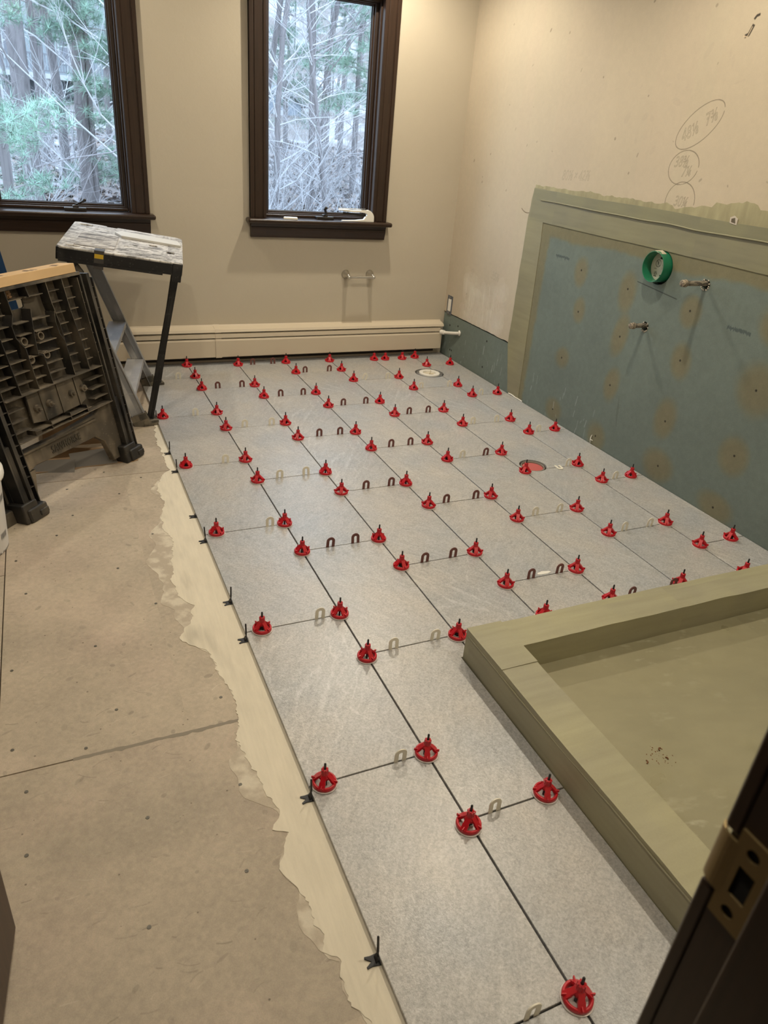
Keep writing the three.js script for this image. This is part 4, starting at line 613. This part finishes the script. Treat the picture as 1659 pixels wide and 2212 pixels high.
  const tg = new TextGeometry('SAWHORSE', { font, size: 0.028, depth: 0.003, curveSegments: 3, bevelEnabled: false }); tg.computeBoundingBox(); const tw = tg.boundingBox.max.x; tg.scale(0.165 / tw, 1, 1); tg.translate(0.150, 0.192, -0.0205); put('lettering', [tg], std({ color: [0.05, 0.042, 0.03], roughness: 0.8 }));
  // two-by-four lying on top
  const pine = tex(512, 64, (u, v) => { const g = NZ.fbm(u * 5, v * 26, 4) - 0.5, k = 1 + 0.35 * g; return [0.62 * k, 0.42 * k, 0.215 * k]; });
  const lb = thing('lumber', 'pale two-by-four lumber offcut lying along the top of the sawhorse', 'lumber', base);
  const lg = rbox(-0.16, 0.529, 0.8175, 0.8505, -0.068, 0.004, 0.002, 1); lg.applyMatrix4(M); obj('board', [boxUV(lg, 1.5)], std({ map: pine, roughness: 0.75 }), lb);
  const marks = []; const mr = rng(12); for (const a of [0.13, 0.19, 0.30, 0.315, 0.34, 0.44, 0.455]) marks.push(box(a, a + 0.004 + mr() * 0.008, 0.8504, 0.8508, -0.045 + mr() * 0.02, -0.02 + mr() * 0.02)); const mg = merge(marks); mg.applyMatrix4(M); obj('ink_mark', [mg], std({ color: [0.10, 0.07, 0.05], roughness: 0.9 }), lb);
}

// ------------------------------------------------------------------ folded step ladder behind it
const mAlu = std({ map: dirty(310, [0.42, 0.42, 0.43], [0.62, 0.61, 0.58], 0.9), roughness: 0.55, metalness: 0.25 });
const mRail = std({ map: dirty(311, [0.33, 0.335, 0.35], [0.62, 0.61, 0.59], 0.9), roughness: 0.5, metalness: 0.3 });
{
  const l = thing('step_ladder', 'folded step ladder with a wide dust-whitened black top, behind the sawhorse', 'ladder', [-0.35, SUB, 0.62]);
  const O = [-0.35, SUB, 0.62], rel = p => [p[0] - O[0], p[1] - O[1], p[2] - O[2]];
  const F1 = [-0.263, SUB + 0.003, 0.33], F2 = [-0.375, SUB + 0.003, 0.90], d = [-0.3356, 0.9397, -0.0659], at = (F, s) => F.map((v, i) => v + d[i] * s);
  const up = V(0.19, 0, -0.98);
  for (const F of [F1, F2]) obj('front_rail', [bar(rel(at(F, 0.03)), rel(at(F, 0.80)), 0.062, 0.004, up), bar(rel(at(F, 0.03).map((v, i) => v + [-0.027, -0.01, -0.005][i])), rel(at(F, 0.80).map((v, i) => v + [-0.027, -0.01, -0.005][i])), 0.004, 0.024, up), bar(rel(at(F, 0.03).map((v, i) => v + [0.027, 0.01, 0.005][i])), rel(at(F, 0.80).map((v, i) => v + [0.027, 0.01, 0.005][i])), 0.004, 0.024, up)], mRail, l);
  for (const F of [F1, F2]) obj('foot', [bar(rel(at(F, 0.0)), rel(at(F, 0.06)), 0.075, 0.034, up), bar(rel([F[0] + 0.0, F[1] + 0.012, F[2]]), rel([F[0] + 0.07, F[1] + 0.012, F[2] - 0.012]), 0.04, 0.024)], std({ map: dirty(313, [0.06, 0.055, 0.045], [0.25, 0.21, 0.15], 1), roughness: 0.8 }), l);
  for (const s of [0.385, 0.17]) {
    const a = at(F2, s), b = at(F1, s), mid = a.map((v, i) => (v + b[i]) / 2);
    obj('step', [bar(rel([a[0] - 0.012, a[1], a[2]]), rel([b[0] - 0.012, b[1], b[2]]), 0.085, 0.004), bar(rel([a[0] + 0.03, a[1] - 0.012, a[2]]), rel([b[0] + 0.03, b[1] - 0.012, b[2]]), 0.003, 0.026), bar(rel([a[0] - 0.054, a[1] - 0.012, a[2]]), rel([b[0] - 0.054, b[1] - 0.012, b[2]]), 0.003, 0.026)], mAlu, l);
    for (const [F, k] of [[F2, 1], [F1, -1]]) { const p = at(F, s - 0.01), q = at(F, s - 0.17), g = [rel(p), rel([p[0], p[1], p[2] - k * 0.13]), rel([q[0], q[1], q[2] - k * 0.012])]; const t = 0.003, geo = new THREE.BufferGeometry(), P = []; for (const o of [0, t]) for (const v of g) P.push(v[0] + o, v[1], v[2]); geo.setAttribute('position', new THREE.Float32BufferAttribute(P, 3)); geo.setIndex([0, 1, 2, 3, 5, 4, 0, 3, 1, 1, 3, 4, 1, 4, 2, 2, 4, 5, 2, 5, 0, 0, 5, 3]); geo.computeVertexNormals(); obj('step_brace', [boxUV(geo)], mAlu, l); }
  }
  // rear rails hang folded from the far end of the top
  for (const [a, b] of [[[-0.338, 0.012, 0.868], [-0.182, 0.705, 0.905]], [[-0.222, 0.006, 0.318], [-0.07, 0.73, 0.305]]]) {
    obj('rear_rail', [bar(rel(a), rel(b), 0.030, 0.030, up), bar(rel([a[0] - 0.011, a[1], a[2] + 0.017]), rel([b[0] - 0.011, b[1], b[2] + 0.017]), 0.006, 0.008, up), bar(rel([a[0] + 0.011, a[1], a[2] + 0.017]), rel([b[0] + 0.011, b[1], b[2] + 0.017]), 0.006, 0.008, up)], mLadderBlack, l);
  }
  obj('rear_brace', [bar(rel([-0.185, 0.18, 0.33]), rel([-0.30, 0.18, 0.855]), 0.004, 0.03)], mHorseBlack, l);
  // top cap: a dished plastic slab; its own frame runs from the near-left corner
  const A = V(-0.667, 0.832, 0.945), X = V(-0.148, 0.757, 0.925).sub(A), Zd = V(-0.557, 0.847, 0.285).sub(A), D = X.length(), Wd = Zd.length(); X.normalize(); Zd.normalize(); const Nn = new THREE.Vector3().crossVectors(X, Zd.clone().negate()).normalize(); if (Nn.y < 0) Nn.negate();
  const MC = new THREE.Matrix4().makeBasis(X, Nn, Zd.clone().negate()).setPosition(A.clone().sub(V(...O))); // u along the depth, n up, -w towards the window
  const put = (name, gs, m, par = l) => { const g = merge(gs); g.applyMatrix4(MC); return obj(name, [g], m, par); };
  const topMap = (() => { const N = makeNoise(312); return tex(512, 512, (u, v, x, y) => { const st = N.fbm(u * 9, v * 46, 4), bl = N.fbm(u * 6, v * 9, 4), gr = N.raw(x, y), sc = N.fbm(u * 60 + v * 30, v * 30, 3); let k = 0.56 + (bl - 0.5) * 0.8 + (gr - 0.5) * 0.2; if (st < 0.44) k *= 0.25 + 0.75 * Math.max(0, st - 0.28) / 0.16; if (sc > 0.6) k *= 0.62; return [0.80 * k, 0.77 * k, 0.73 * k]; }); })();
  const hole = (u, w, a, b, n = 16) => { const o = []; for (let i = 0; i < n; i++) { const t = -i / n * 6.283; o.push([u + a * Math.cos(t), w + b * Math.sin(t)]); } return o; };
  const holes = [hole(0.06, 0.045, 0.028, 0.018), hole(0.06, Wd - 0.06, 0.034, 0.022), hole(0.385, 0.33, 0.022, 0.024, 8), [[0.45, 0.19], [0.45, 0.235], [0.485, 0.235], [0.485, 0.19]]];
  for (let i = 0; i < 9; i++) { holes.push(hole(0.115 + i * 0.043, 0.035 + 0.010 * (i % 2), 0.010, 0.004, 8)); if (i < 3) holes.push(hole(0.07 + i * 0.045, Wd - 0.13, 0.010, 0.004, 8)); if (i < 4) holes.push(hole(0.27 + i * 0.035, 0.21 + 0.05 * (i % 2), 0.012, 0.005, 8)); }
  const s = shape([[0.012, 0], [D - 0.01, 0], [D, 0.012], [D, Wd - 0.03], [D - 0.03, Wd], [0.20, Wd], [0.195, Wd - 0.022], [0.155, Wd - 0.022], [0.15, Wd], [0.02, Wd], [0, Wd - 0.02], [0, 0.012]], holes);
  const slab = extr(s, 0.012, 0.003); slab.rotateX(-Math.PI / 2); slab.translate(0, -0.012, 0); // shape y = w -> -z
  put('top_deck', [mapUV(slab, (x, y, z) => [x * 2.2, z * 2.2])], std({ map: topMap, roughness: 0.85 }));
  const skirt = [rbox(0.0, D, -0.056, -0.004, -0.010, 0.0, 0.003, 2), rbox(0.0, D, -0.052, -0.004, -Wd, -Wd + 0.010, 0.003, 2), rbox(0, 0.010, -0.056, -0.004, -Wd, 0, 0.003, 2), rbox(D - 0.010, D, -0.056, -0.004, -Wd, 0, 0.003, 2), box(0.01, D - 0.085, -0.062, -0.050, -0.008, 0.004), rbox(D - 0.045, D - 0.002, -0.085, -0.004, -0.03, 0.002, 0.003, 2)];
  put('skirt', skirt, mLadderBlack);
  put('deck_liner', [box(0.01, D - 0.01, -0.030, -0.026, -Wd + 0.01, -0.01)], mVoid);
  put('tool_plate', [rbox(0.06, 0.225, 0.0005, 0.003, -0.40, -0.075, 0.001, 1)], std({ map: topMap, color: [0.82, 0.8, 0.78], roughness: 0.85 }));
  put('hang_bracket', [bar([0.05, -0.05, -0.02], [0.10, -0.11, -0.02], 0.02, 0.03)], mHorseBlack);
  const yl = put('strap', [box(0.150, 0.190, -0.075, 0.0, 0.0, 0.003), box(0.150, 0.190, 0.0, 0.003, -0.05, 0.003)], std({ color: [0.05, 0.045, 0.04], roughness: 0.6 }));
  put('yellow_sticker', [box(0.152, 0.188, -0.030, -0.012, 0.003, 0.0038)], std({ color: [0.55, 0.36, 0.02], roughness: 0.6 }));
  // grey tile strip lying on the deck
  const t = thing('tile_offcut', 'narrow grey tile offcut with a pointed end on the ladder top', 'tile', O);
  const ts = extr(shape([[0.20, 0.475], [0.235, 0.40], [0.515, 0.385], [0.50, 0.50], [0.23, 0.53]]), 0.011, 0.001); ts.rotateX(-Math.PI / 2); ts.translate(0, 0.0005, 0); const tm = clean(ts); tm.applyMatrix4(MC); obj('tile_body', [boxUV(tm, 3)], std({ color: [0.55, 0.54, 0.51], roughness: 0.6 }), t);
}
{ // blue ladder rails at the far left, mostly hidden
  const b = thing('blue_ladder', 'blue fibreglass ladder leaning behind the sawhorse at the far left', 'ladder', [-0.958, SUB, 0.66]);
  const m = std({ color: [0.01, 0.05, 0.14], roughness: 0.45 });
  for (const x of [0.0, -0.38]) obj('rail', [bar([0.16 + x, 0.004, 0.02], [-0.04 + x, 1.35, 0.0], 0.028, 0.07, V(0, 0, 1)), bar([0.174 + x, 0.004, 0.055], [-0.026 + x, 1.35, 0.035], 0.02, 0.004, V(0, 0, 1))], m, b);
  for (const y of [0.3, 0.6, 0.9, 1.2]) obj('rung', [bar([0.16 - y * 0.148, y, 0.01], [-0.22 - y * 0.148, y, 0.01], 0.06, 0.02)], mAlu, b);
}
// ------------------------------------------------------------------ cardboard under the sawhorse, bucket at the frame's edge
{
  const mCard = std({ map: tex(128, 128, (u, v, x, y) => { const k = 1 + 0.25 * (NZ.fbm(u * 8, v * 8, 4) - 0.5) + 0.06 * (NZ.raw(x, y) - 0.5); return [0.30 * k, 0.20 * k, 0.115 * k]; }), roughness: 0.9 });
  const mCardGrey = std({ color: [0.20, 0.185, 0.165], roughness: 0.85 });
  const c = thing('cardboard_sheet', 'torn flattened cardboard lying on the floor under the sawhorse', 'cardboard', [-0.66, SUB, 1.26]);
  const r = rng(31), front = []; for (let i = 0; i <= 16; i++) { const t = i / 16; front.push([-0.20 + t * 0.41, -0.095 + 0.040 * t + 0.012 * (r() - 0.5)]); }
  const sheet = onFloor(shape([...front, [0.215, 0.0], [0.20, 0.10], [-0.05, 0.15], [-0.22, 0.05]]), 0.0025, 0.0025, 0.0003);
  obj('base_sheet', [boxUV(sheet)], mCard, c);
  obj('raised_flap', [bar([-0.21, 0.006, 0.06], [-0.05, 0.010, 0.085], 0.10, 0.003, V(0.0, 1, 0.4)), bar([-0.06, 0.010, 0.05], [0.12, 0.016, 0.03], 0.12, 0.003, V(0.0, 1, 0.5))], mCardGrey, c);
  const k = thing('cardboard_box', 'brown cardboard carton standing on the floor behind the sawhorse', 'box', [-0.665, SUB, 0.93]);
  const q = (x0, x1, y0, y1, z0, z1) => box(x0, x1, y0, y1, z0, z1);
  obj('carton_wall', [q(-0.16, 0.16, 0, 0.19, 0.146, 0.15)], mCard, k); obj('carton_wall', [q(-0.16, 0.16, 0, 0.19, -0.15, -0.146)], mCard, k); obj('carton_wall', [q(-0.16, -0.156, 0, 0.19, -0.146, 0.146)], mCard, k); obj('carton_wall', [q(0.156, 0.16, 0, 0.19, -0.146, 0.146)], mCardGrey, k);
  obj('flap', [bar([0.0, 0.19, 0.15], [0.0, 0.235, 0.21], 0.32, 0.003, V(0, 1, 0))], mCard, k);
  const b = thing('bucket', 'white plastic pail with printed label cut by the frame edge', 'bucket', [-1.088, SUB, 1.915]);
  const lab = canvasTex(1024, 256, (c2) => { c2.fillStyle = '#d6d4d2'; c2.fillRect(0, 0, 1024, 256); c2.fillStyle = '#4a4a4c'; const rr = rng(2); for (let col = 0; col < 12; col++) for (let row = 0; row < 20; row++) { if (row % 6 === 5) continue; let x = col * 84 + 8; const end = x + 44 + rr() * 28; while (x < end) { const w = 2 + rr() * 7; c2.fillRect(x, 40 + row * 10, w, 3.2); x += w + 2; } } });
  lab.wrapS = THREE.RepeatWrapping;
  obj('pail_body', [lathe([[0.0005, 0.0], [0.130, 0.0], [0.136, 0.004], [0.150, 0.285], [0.146, 0.285], [0.132, 0.008], [0.0005, 0.008]], 48)], std({ map: lab, roughness: 0.45 }), b);
  obj('rim', [lathe([[0.149, 0.262], [0.159, 0.262], [0.161, 0.27], [0.160, 0.288], [0.152, 0.294], [0.146, 0.29]], 48)], mWhite, b);
  obj('lid', [lathe([[0.0005, 0.284], [0.140, 0.284], [0.150, 0.290], [0.154, 0.2955], [0.146, 0.2965], [0.13, 0.288], [0.0005, 0.288]], 48)], mWhite, b);
}

// ------------------------------------------------------------------ ceiling lights
LAMPS.forEach(([x, z, share], i) => {
  const names = ['nearest the window wall on the teal wall side', 'over the middle tiles', 'over the shower pan', 'over the ladder by the window', 'over the bare floor boards', 'just inside the doorway'];
  const t = thing('ceiling_light', 'round recessed ceiling light ' + names[i], 'ceiling light', [x, CEIL, z], 'recessed ceiling lights');
  obj('trim_ring', [lathe([[0.060, -0.0005], [0.085, -0.0005], [0.084, -0.005], [0.066, -0.008], [0.060, -0.004]], 40)], mWhite, t);
  const lens = new THREE.CircleGeometry(0.061, 32); lens.rotateX(Math.PI / 2); lens.translate(0, -0.003, 0);
  const mm = std({ color: [0.9, 0.9, 0.88], roughness: 0.5 }); mm.emissive = new THREE.Color().setRGB(...LAMP_COLOR); mm.emissiveIntensity = LENS_GLOW; obj('lens', [lens], mm, t);
  const s = new THREE.SpotLight(new THREE.Color().setRGB(...LAMP_COLOR), LAMP_CD * share, 0, 1.42, 0.42, 2); s.position.set(0, -0.012, 0); s.target.position.set(0, -1.2, 0); s.castShadow = true; s.shadow.radius = 1.3; s.shadow.mapSize.set(1024, 1024); t.add(s); t.add(s.target);
});

// ------------------------------------------------------------------ outside: winter woods on a rising slope
const groundY = (x, z) => -0.75 + Math.max(0, -z - 2) * 0.055 + Math.max(0, -z - 30) * 0.42 * Math.min(1, Math.max(0, (x - 4) / 5)) + Math.max(0, -z - 48) * 0.3 + 0.35 * (NZ.fbm(x * 0.16 + 30, z * 0.16, 3) - 0.5);
{
  const g = new THREE.PlaneGeometry(110, 110, 110, 110); g.rotateX(-Math.PI / 2); g.translate(8, 0, -56.5);
  const p = g.attributes.position; for (let i = 0; i < p.count; i++) p.setY(i, groundY(p.getX(i), p.getZ(i)) - (p.getZ(i) > -1.6 ? 0.4 : 0)); g.computeVertexNormals();
  const m = tex(512, 512, (u, v, x, y) => { const n = NZ.raw(x, y), q = NZ.fbm(u * 24, v * 24, 4) - 0.5, snow = Math.max(0, NZ.fbm(u * 6 + 4, v * 6, 4) - 0.47) * 3.2, k = 0.55 + 0.8 * n + 0.7 * q; return [0.135 * k + snow * 0.22, 0.122 * k + snow * 0.245, 0.115 * k + snow * 0.27]; });
  m.repeat.set(14, 14); const o = obj('ground', [g], std({ map: m, roughness: 0.95 })); o.userData.kind = 'structure';
  // leaf litter
  const leaf = new THREE.PlaneGeometry(0.10, 0.06); leaf.rotateX(-Math.PI / 2); const N = 9000, im = new THREE.InstancedMesh(leaf, std({ color: [1, 1, 1], roughness: 0.9 }), N), r = rng(41), M = new THREE.Matrix4(), q = new THREE.Quaternion(), E = new THREE.Euler(), col = new THREE.Color();
  for (let i = 0; i < N; i++) { const z = -7 - Math.pow(r(), 1.3) * 20, side = r() < 0.42, d = 4.366 - z, x = -0.71 + d * (side ? -0.04 + r() * 0.17 : 0.24 + r() * 0.22), y = groundY(x, z); E.set((r() - 0.5) * 1.4, r() * 6.28, (r() - 0.5) * 1.4); q.setFromEuler(E); const s = 0.7 + r() * 1.2; M.compose(V(x, y + 0.02, z), q, V(s, s, s)); im.setMatrixAt(i, M); const k = 0.4 + r() * 0.9, b = r(); im.setColorAt(i, col.setRGB(0.21 * k, (0.165 + 0.035 * b) * k, (0.135 + 0.08 * b) * k)); }
  im.name = 'leaf_litter'; scene.add(im); tag(im, 'fallen brown leaves covering the slope outside the windows', 'leaves', null, 'stuff');
}
const mBark = std({ map: tex(128, 256, (u, v, x, y) => { const n = NZ.fbm(u * 20, v * 10, 4), k = 0.5 + n; return [0.105 * k, 0.102 * k, 0.110 * k]; }), roughness: 0.95 });
const mTwig = std({ color: [0.20, 0.197, 0.21], roughness: 0.9 }), mTwigPale = std({ color: [0.34, 0.355, 0.38], roughness: 0.9 });
function limb(gs, r, a, dir, len, rad, depth, seg) { // a wandering branch and its offshoots
  let p = a.clone(), d = dir.clone(), n = depth > 1 ? 4 : 3;
  for (let i = 0; i < n; i++) {
    const q = p.clone().addScaledVector(d, len / n), r0 = rad * (1 - i / n * 0.75), r1 = rad * (1 - (i + 1) / n * 0.75);
    gs.push(rod(p.toArray(), q.toArray(), r0, r1, seg)); p = q;
    d.add(V((r() - 0.5) * 0.5, (r() - 0.42) * 0.4, (r() - 0.5) * 0.5)).normalize();
    if (depth > 0) { const k = depth > 1 ? 2 : 1; for (let j = 0; j < k; j++) if (r() < 0.85) { const e = d.clone().add(V((r() - 0.5) * 2.0, (r() - 0.3) * 1.1, (r() - 0.5) * 2.0)).normalize(); limb(gs, r, p, e, len * (0.45 + r() * 0.3), r1 * 0.6, depth - 1, 3); } }
  }
}
function bareTree(seed, x, z, h, rad, lean, label, pale, low) {
  const r = rng(seed), y = groundY(x, z) - 0.05, t = thing('bare_tree', label, 'tree', [x, y, z], 'bare trees in the winter woods'), tr = [], br = [];
  let p = V(0, 0, 0), d = V(lean, 1, (r() - 0.5) * 0.06).normalize(), n = 7;
  for (let i = 0; i < n; i++) {
    const q = p.clone().addScaledVector(d, h / n), r0 = rad * (1 - i / n * 0.7), r1 = rad * (1 - (i + 1) / n * 0.7); tr.push(rod(p.toArray(), q.toArray(), r0, r1, 8)); p = q; d.add(V((r() - 0.5) * (rad < 0.1 ? 0.26 : 0.1), 0, (r() - 0.5) * 0.1)).normalize();
    if (i >= low) for (let j = 0; j < (low < 2 ? 5 : 4); j++) { const a = r() * 6.283; limb(br, r, p.clone().addScaledVector(d, -h / n * r()), V(Math.cos(a), 0.15 + r() * 0.8, Math.sin(a)).normalize(), h * (0.16 + r() * 0.14), Math.min(0.017, Math.max(0.007, r1 * 0.26)), 2, 4); }
  }
  obj('trunk', tr, mBark, t); obj('branches', br, pale ? mTwigPale : mTwig, t); return t;
}
// directions seen through the two windows: x = -0.71 + k * distance
const at = (k, dist) => [-0.7093 + k * dist, 4.366 - dist];
{
  const T1 = [['thick', -0.002, 14, 12, 0.15, 0], ['slim', 0.035, 17, 12, 0.09, 0.01], ['dark slim', 0.056, 15, 12, 0.12, 0.02], ['leaning', 0.108, 14, 12, 0.085, -0.04], ['thin pale', 0.085, 20, 12, 0.07, 0.02], ['distant', 0.02, 25, 13, 0.12, 0]];
  T1.forEach(([a, k, d, h, r, l], i) => bareTree(500 + i, ...at(k, d), h, r, l, `${a} bare trunk in the woods beyond the first window`, i !== 0, 0));
  const T2 = [['dark upright', 0.335, 15, 12, 0.075, 0.01], ['crooked slim', 0.352, 19, 11, 0.09, -0.03], ['tall mid-slope', 0.375, 22, 13, 0.09, 0.01], ['slender dark', 0.41, 16, 11, 0.06, 0.02], ['short pale', 0.285, 13, 7, 0.06, 0.06], ['far grey', 0.30, 27, 13, 0.085, 0], ['far brown', 0.435, 24, 13, 0.085, 0], ['wispy leaning', 0.262, 16, 9, 0.07, 0.05], ['low forked', 0.36, 13, 5, 0.05, -0.08]];
  T2.forEach(([a, k, d, h, r, l], i) => bareTree(600 + i, ...at(k, d), h, r, l, `${a} bare tree in the woods beyond the second window`, i % 3 > 0, 0));
  // a further rank, all alike at that distance
  for (let i = 0; i < 24; i++) { const r = rng(700 + i), left = i % 3 === 0, k = left ? -0.06 + r() * 0.22 : 0.22 + r() * 0.26; bareTree(800 + i, ...at(k, 26 + r() * 22), 12 + r() * 4, 0.03 + r() * 0.05, (r() - 0.5) * 0.1, 'distant bare tree in the back rank of the winter woods', i % 2, 2).userData.group = 'back rank of distant bare trees'; }
}
{ // white pines: drooping boughs of needle tufts
  const tuft = (() => { const r = rng(71), P = [], I = []; for (let i = 0; i < 20; i++) { const a = r() * 6.283, e = (r() - 0.25) * 1.5, L0 = 0.09 + r() * 0.05, d = V(Math.cos(a) * Math.cos(e), Math.sin(e), Math.sin(a) * Math.cos(e)), s = V(-Math.sin(a), 0, Math.cos(a)).multiplyScalar(0.0028), b = P.length / 3; P.push(-s.x, -s.y, -s.z, s.x, s.y, s.z, d.x * L0, d.y * L0, d.z * L0); I.push(b, b + 1, b + 2); } const g = new THREE.BufferGeometry(); g.setAttribute('position', new THREE.Float32BufferAttribute(P, 3)); g.setIndex(I); g.computeVertexNormals(); return g; })();
  const mNeedle = std({ color: [1, 1, 1], roughness: 0.7 });
  const pine = (seed, k, dist, h, rad, y0, spread, n, label, tone) => {
    const r = rng(seed), [x, z] = at(k, dist), y = groundY(x, z) - 0.05, t = thing('pine_tree', label, 'tree', [x, y, z], 'pines beyond the windows'), br = [], pos = [];
    obj('trunk', [rod([0, 0, 0], [0.1, h, 0], rad, rad * 0.4, 10)], mBark, t);
    for (let i = 0; i < n; i++) { const b = y0 + (h - y0) * r(), a = r() * 6.283, len = spread * (0.5 + 0.6 * r()) * (1 - 0.5 * (b / h)); let p = V(0.1 * b / h, b, 0), d = V(Math.cos(a), 0.1 + 0.25 * r(), Math.sin(a)).normalize(); for (let s = 0; s < 5; s++) { const q = p.clone().addScaledVector(d, len / 5); br.push(rod(p.toArray(), q.toArray(), 0.016 * (1 - s / 6), 0.016 * (1 - (s + 1) / 6), 4)); p = q; d.y -= 0.08; d.x += (r() - 0.5) * 0.35; d.z += (r() - 0.5) * 0.35; d.normalize(); if (s > 0) for (let j = 0; j < 9; j++) pos.push(p.clone().add(V((r() - 0.5) * 0.5, (r() - 0.5) * 0.26, (r() - 0.5) * 0.5))); } }
    obj('boughs', br, mTwig, t);
    const im = new THREE.InstancedMesh(tuft, mNeedle, pos.length), M = new THREE.Matrix4(), q = new THREE.Quaternion(), E = new THREE.Euler(), c = new THREE.Color();
    pos.forEach((p, i) => { E.set((r() - 0.5) * 1.2, r() * 6.28, (r() - 0.5) * 1.2); q.setFromEuler(E); const s = 1.0 + r() * 0.9; M.compose(p, q, V(s, s, s)); im.setMatrixAt(i, M); const v = (0.7 + r() * 0.6) * tone; im.setColorAt(i, c.setRGB(0.150 * v, 0.245 * v, 0.195 * v)); });
    im.name = 'needles'; im.userData.kind = 'stuff'; t.add(im);
  };
  pine(901, -0.03, 11, 7, 0.07, 0.5, 1.7, 26, 'green pine at the outer side of the first window view', 1.15);
  pine(902, 0.065, 15, 3.4, 0.06, 0.5, 1.2, 20, 'young blue-green pine in the middle of the first window view', 1.1);
  pine(903, 0.015, 21, 8, 0.10, 0.6, 2.2, 20, 'shaded pine farther back beyond the first window', 0.8);
  pine(904, 0.425, 15, 9, 0.08, 1.3, 2.2, 60, 'bright green pine hanging over the second window view', 1.25);
  pine(907, 0.395, 19, 9, 0.08, 2.0, 2.4, 44, 'pale green pine behind the bright one in the second window', 1.2);
  pine(905, 0.355, 26, 6, 0.10, 0.8, 2.2, 34, 'dull green pine deep in the second window view', 0.85);
  pine(906, 0.30, 31, 4, 0.08, 0.4, 1.8, 26, 'low pine beside the shed in the second window view', 0.85);
}
for (let i = 0; i < 26; i++) { // thickets of bare stems
  const r = rng(1000 + i), left = i % 5 < 2, [x, z] = at(left ? -0.04 + r() * 0.17 : 0.245 + r() * 0.20, 10.6 + r() * 9), t = thing('bramble', left ? 'tangle of bare pale stems on the slope beyond the first window' : 'tangle of bare pale stems on the slope beyond the second window', 'bush', [x, groundY(x, z) - 0.03, z], left ? 'bare thickets beyond the first window' : 'bare thickets beyond the second window'), gs = [];
  for (let j = 0; j < 9; j++) { const a = r() * 6.283; limb(gs, r, V((r() - 0.5) * 0.9, 0, (r() - 0.5) * 0.9), V(Math.cos(a) * 0.6, 0.5 + r(), Math.sin(a) * 0.6).normalize(), 0.7 + r() * 1.1, 0.009, 2, 3); }
  obj('stems', gs, i % 3 ? mTwigPale : mTwig, t);
}
{ // house with a railed deck, far behind the first window
  const h = thing('house', 'pale house with a railed deck far behind the trees', 'house', [1.5, 1.4, -40]);
  const siding = std({ color: [0.17, 0.20, 0.22], roughness: 0.8 }), dark = std({ color: [0.10, 0.11, 0.13], roughness: 0.6 }), white = std({ color: [0.28, 0.30, 0.315], roughness: 0.7 }), stone = std({ color: [0.13, 0.15, 0.175], roughness: 0.9 });
  obj('wall', [box(-9, 5, 1.2, 8.4, -6, -3)], siding, h); obj('foundation', [box(-9, 5, -1.5, 1.2, -6, -3.02)], stone, h);
  obj('roof', [bar([-9.4, 8.3, -4.4], [5.4, 8.3, -4.4], 4.2, 0.3)], dark, h);
  for (const [x, y] of [[-2.4, 2.6], [0.2, 2.6], [2.6, 2.6], [-2.4, 5.6], [0.2, 5.6], [2.6, 5.6]]) { const w = obj('window', [box(x - 0.5, x + 0.5, y - 0.8, y + 0.8, -3.02, -2.94)], white, h); for (const [a, b] of [[-0.23, -0.37], [0.23, -0.37], [-0.23, 0.37], [0.23, 0.37]]) obj('pane', [box(x + a - 0.2, x + a + 0.2, y + b - 0.33, y + b + 0.33, -2.95, -2.92)], dark, w); }
  obj('deck', [box(-3.4, 3.2, 1.0, 1.22, -3, 0.2)], white, h);
  for (const x of [-3.2, -1.1, 1.0, 3.0]) obj('deck_post', [box(x - 0.1, x + 0.1, -1.3, 1.0, -0.1, 0.1)], white, h);
  const rl = obj('railing', [box(-3.4, 3.2, 1.98, 2.06, 0.08, 0.16), box(-3.4, 3.2, 1.30, 1.36, 0.08, 0.16)], dark, h);
  for (let i = 0; i < 50; i++) { const b = obj('baluster', [box(-0.025, 0.025, 1.34, 2.0, 0.10, 0.14)], dark, rl); b.position.x = -3.3 + i * 0.132; }
  const s = thing('shed', 'small grey-blue shed with a gabled roof in the second window view', 'shed', [9.95, 0.85, -32]);
  obj('wall', [extr(shape([[-1.0, 0], [1.0, 0], [1.0, 1.25], [0, 1.85], [-1.0, 1.25]]), 2).translate(0, 0, -2)], std({ color: [0.13, 0.165, 0.205], roughness: 0.8 }), s);
  obj('roof', [bar([-0.6, 1.62, 0.2], [-0.6, 1.62, -2.2], 1.5, 0.08, V(-0.5, 0.86, 0)), bar([0.6, 1.62, 0.2], [0.6, 1.62, -2.2], 1.5, 0.08, V(0.5, 0.86, 0))], stone, s);
  obj('door', [box(-0.35, 0.35, 0, 1.05, 0, 0.05)], white, s);
}

scene.traverse(o => { if (o.isMesh) { o.castShadow = o.castShadow !== false || true; o.receiveShadow = true; } });
renderer.render(scene, camera);
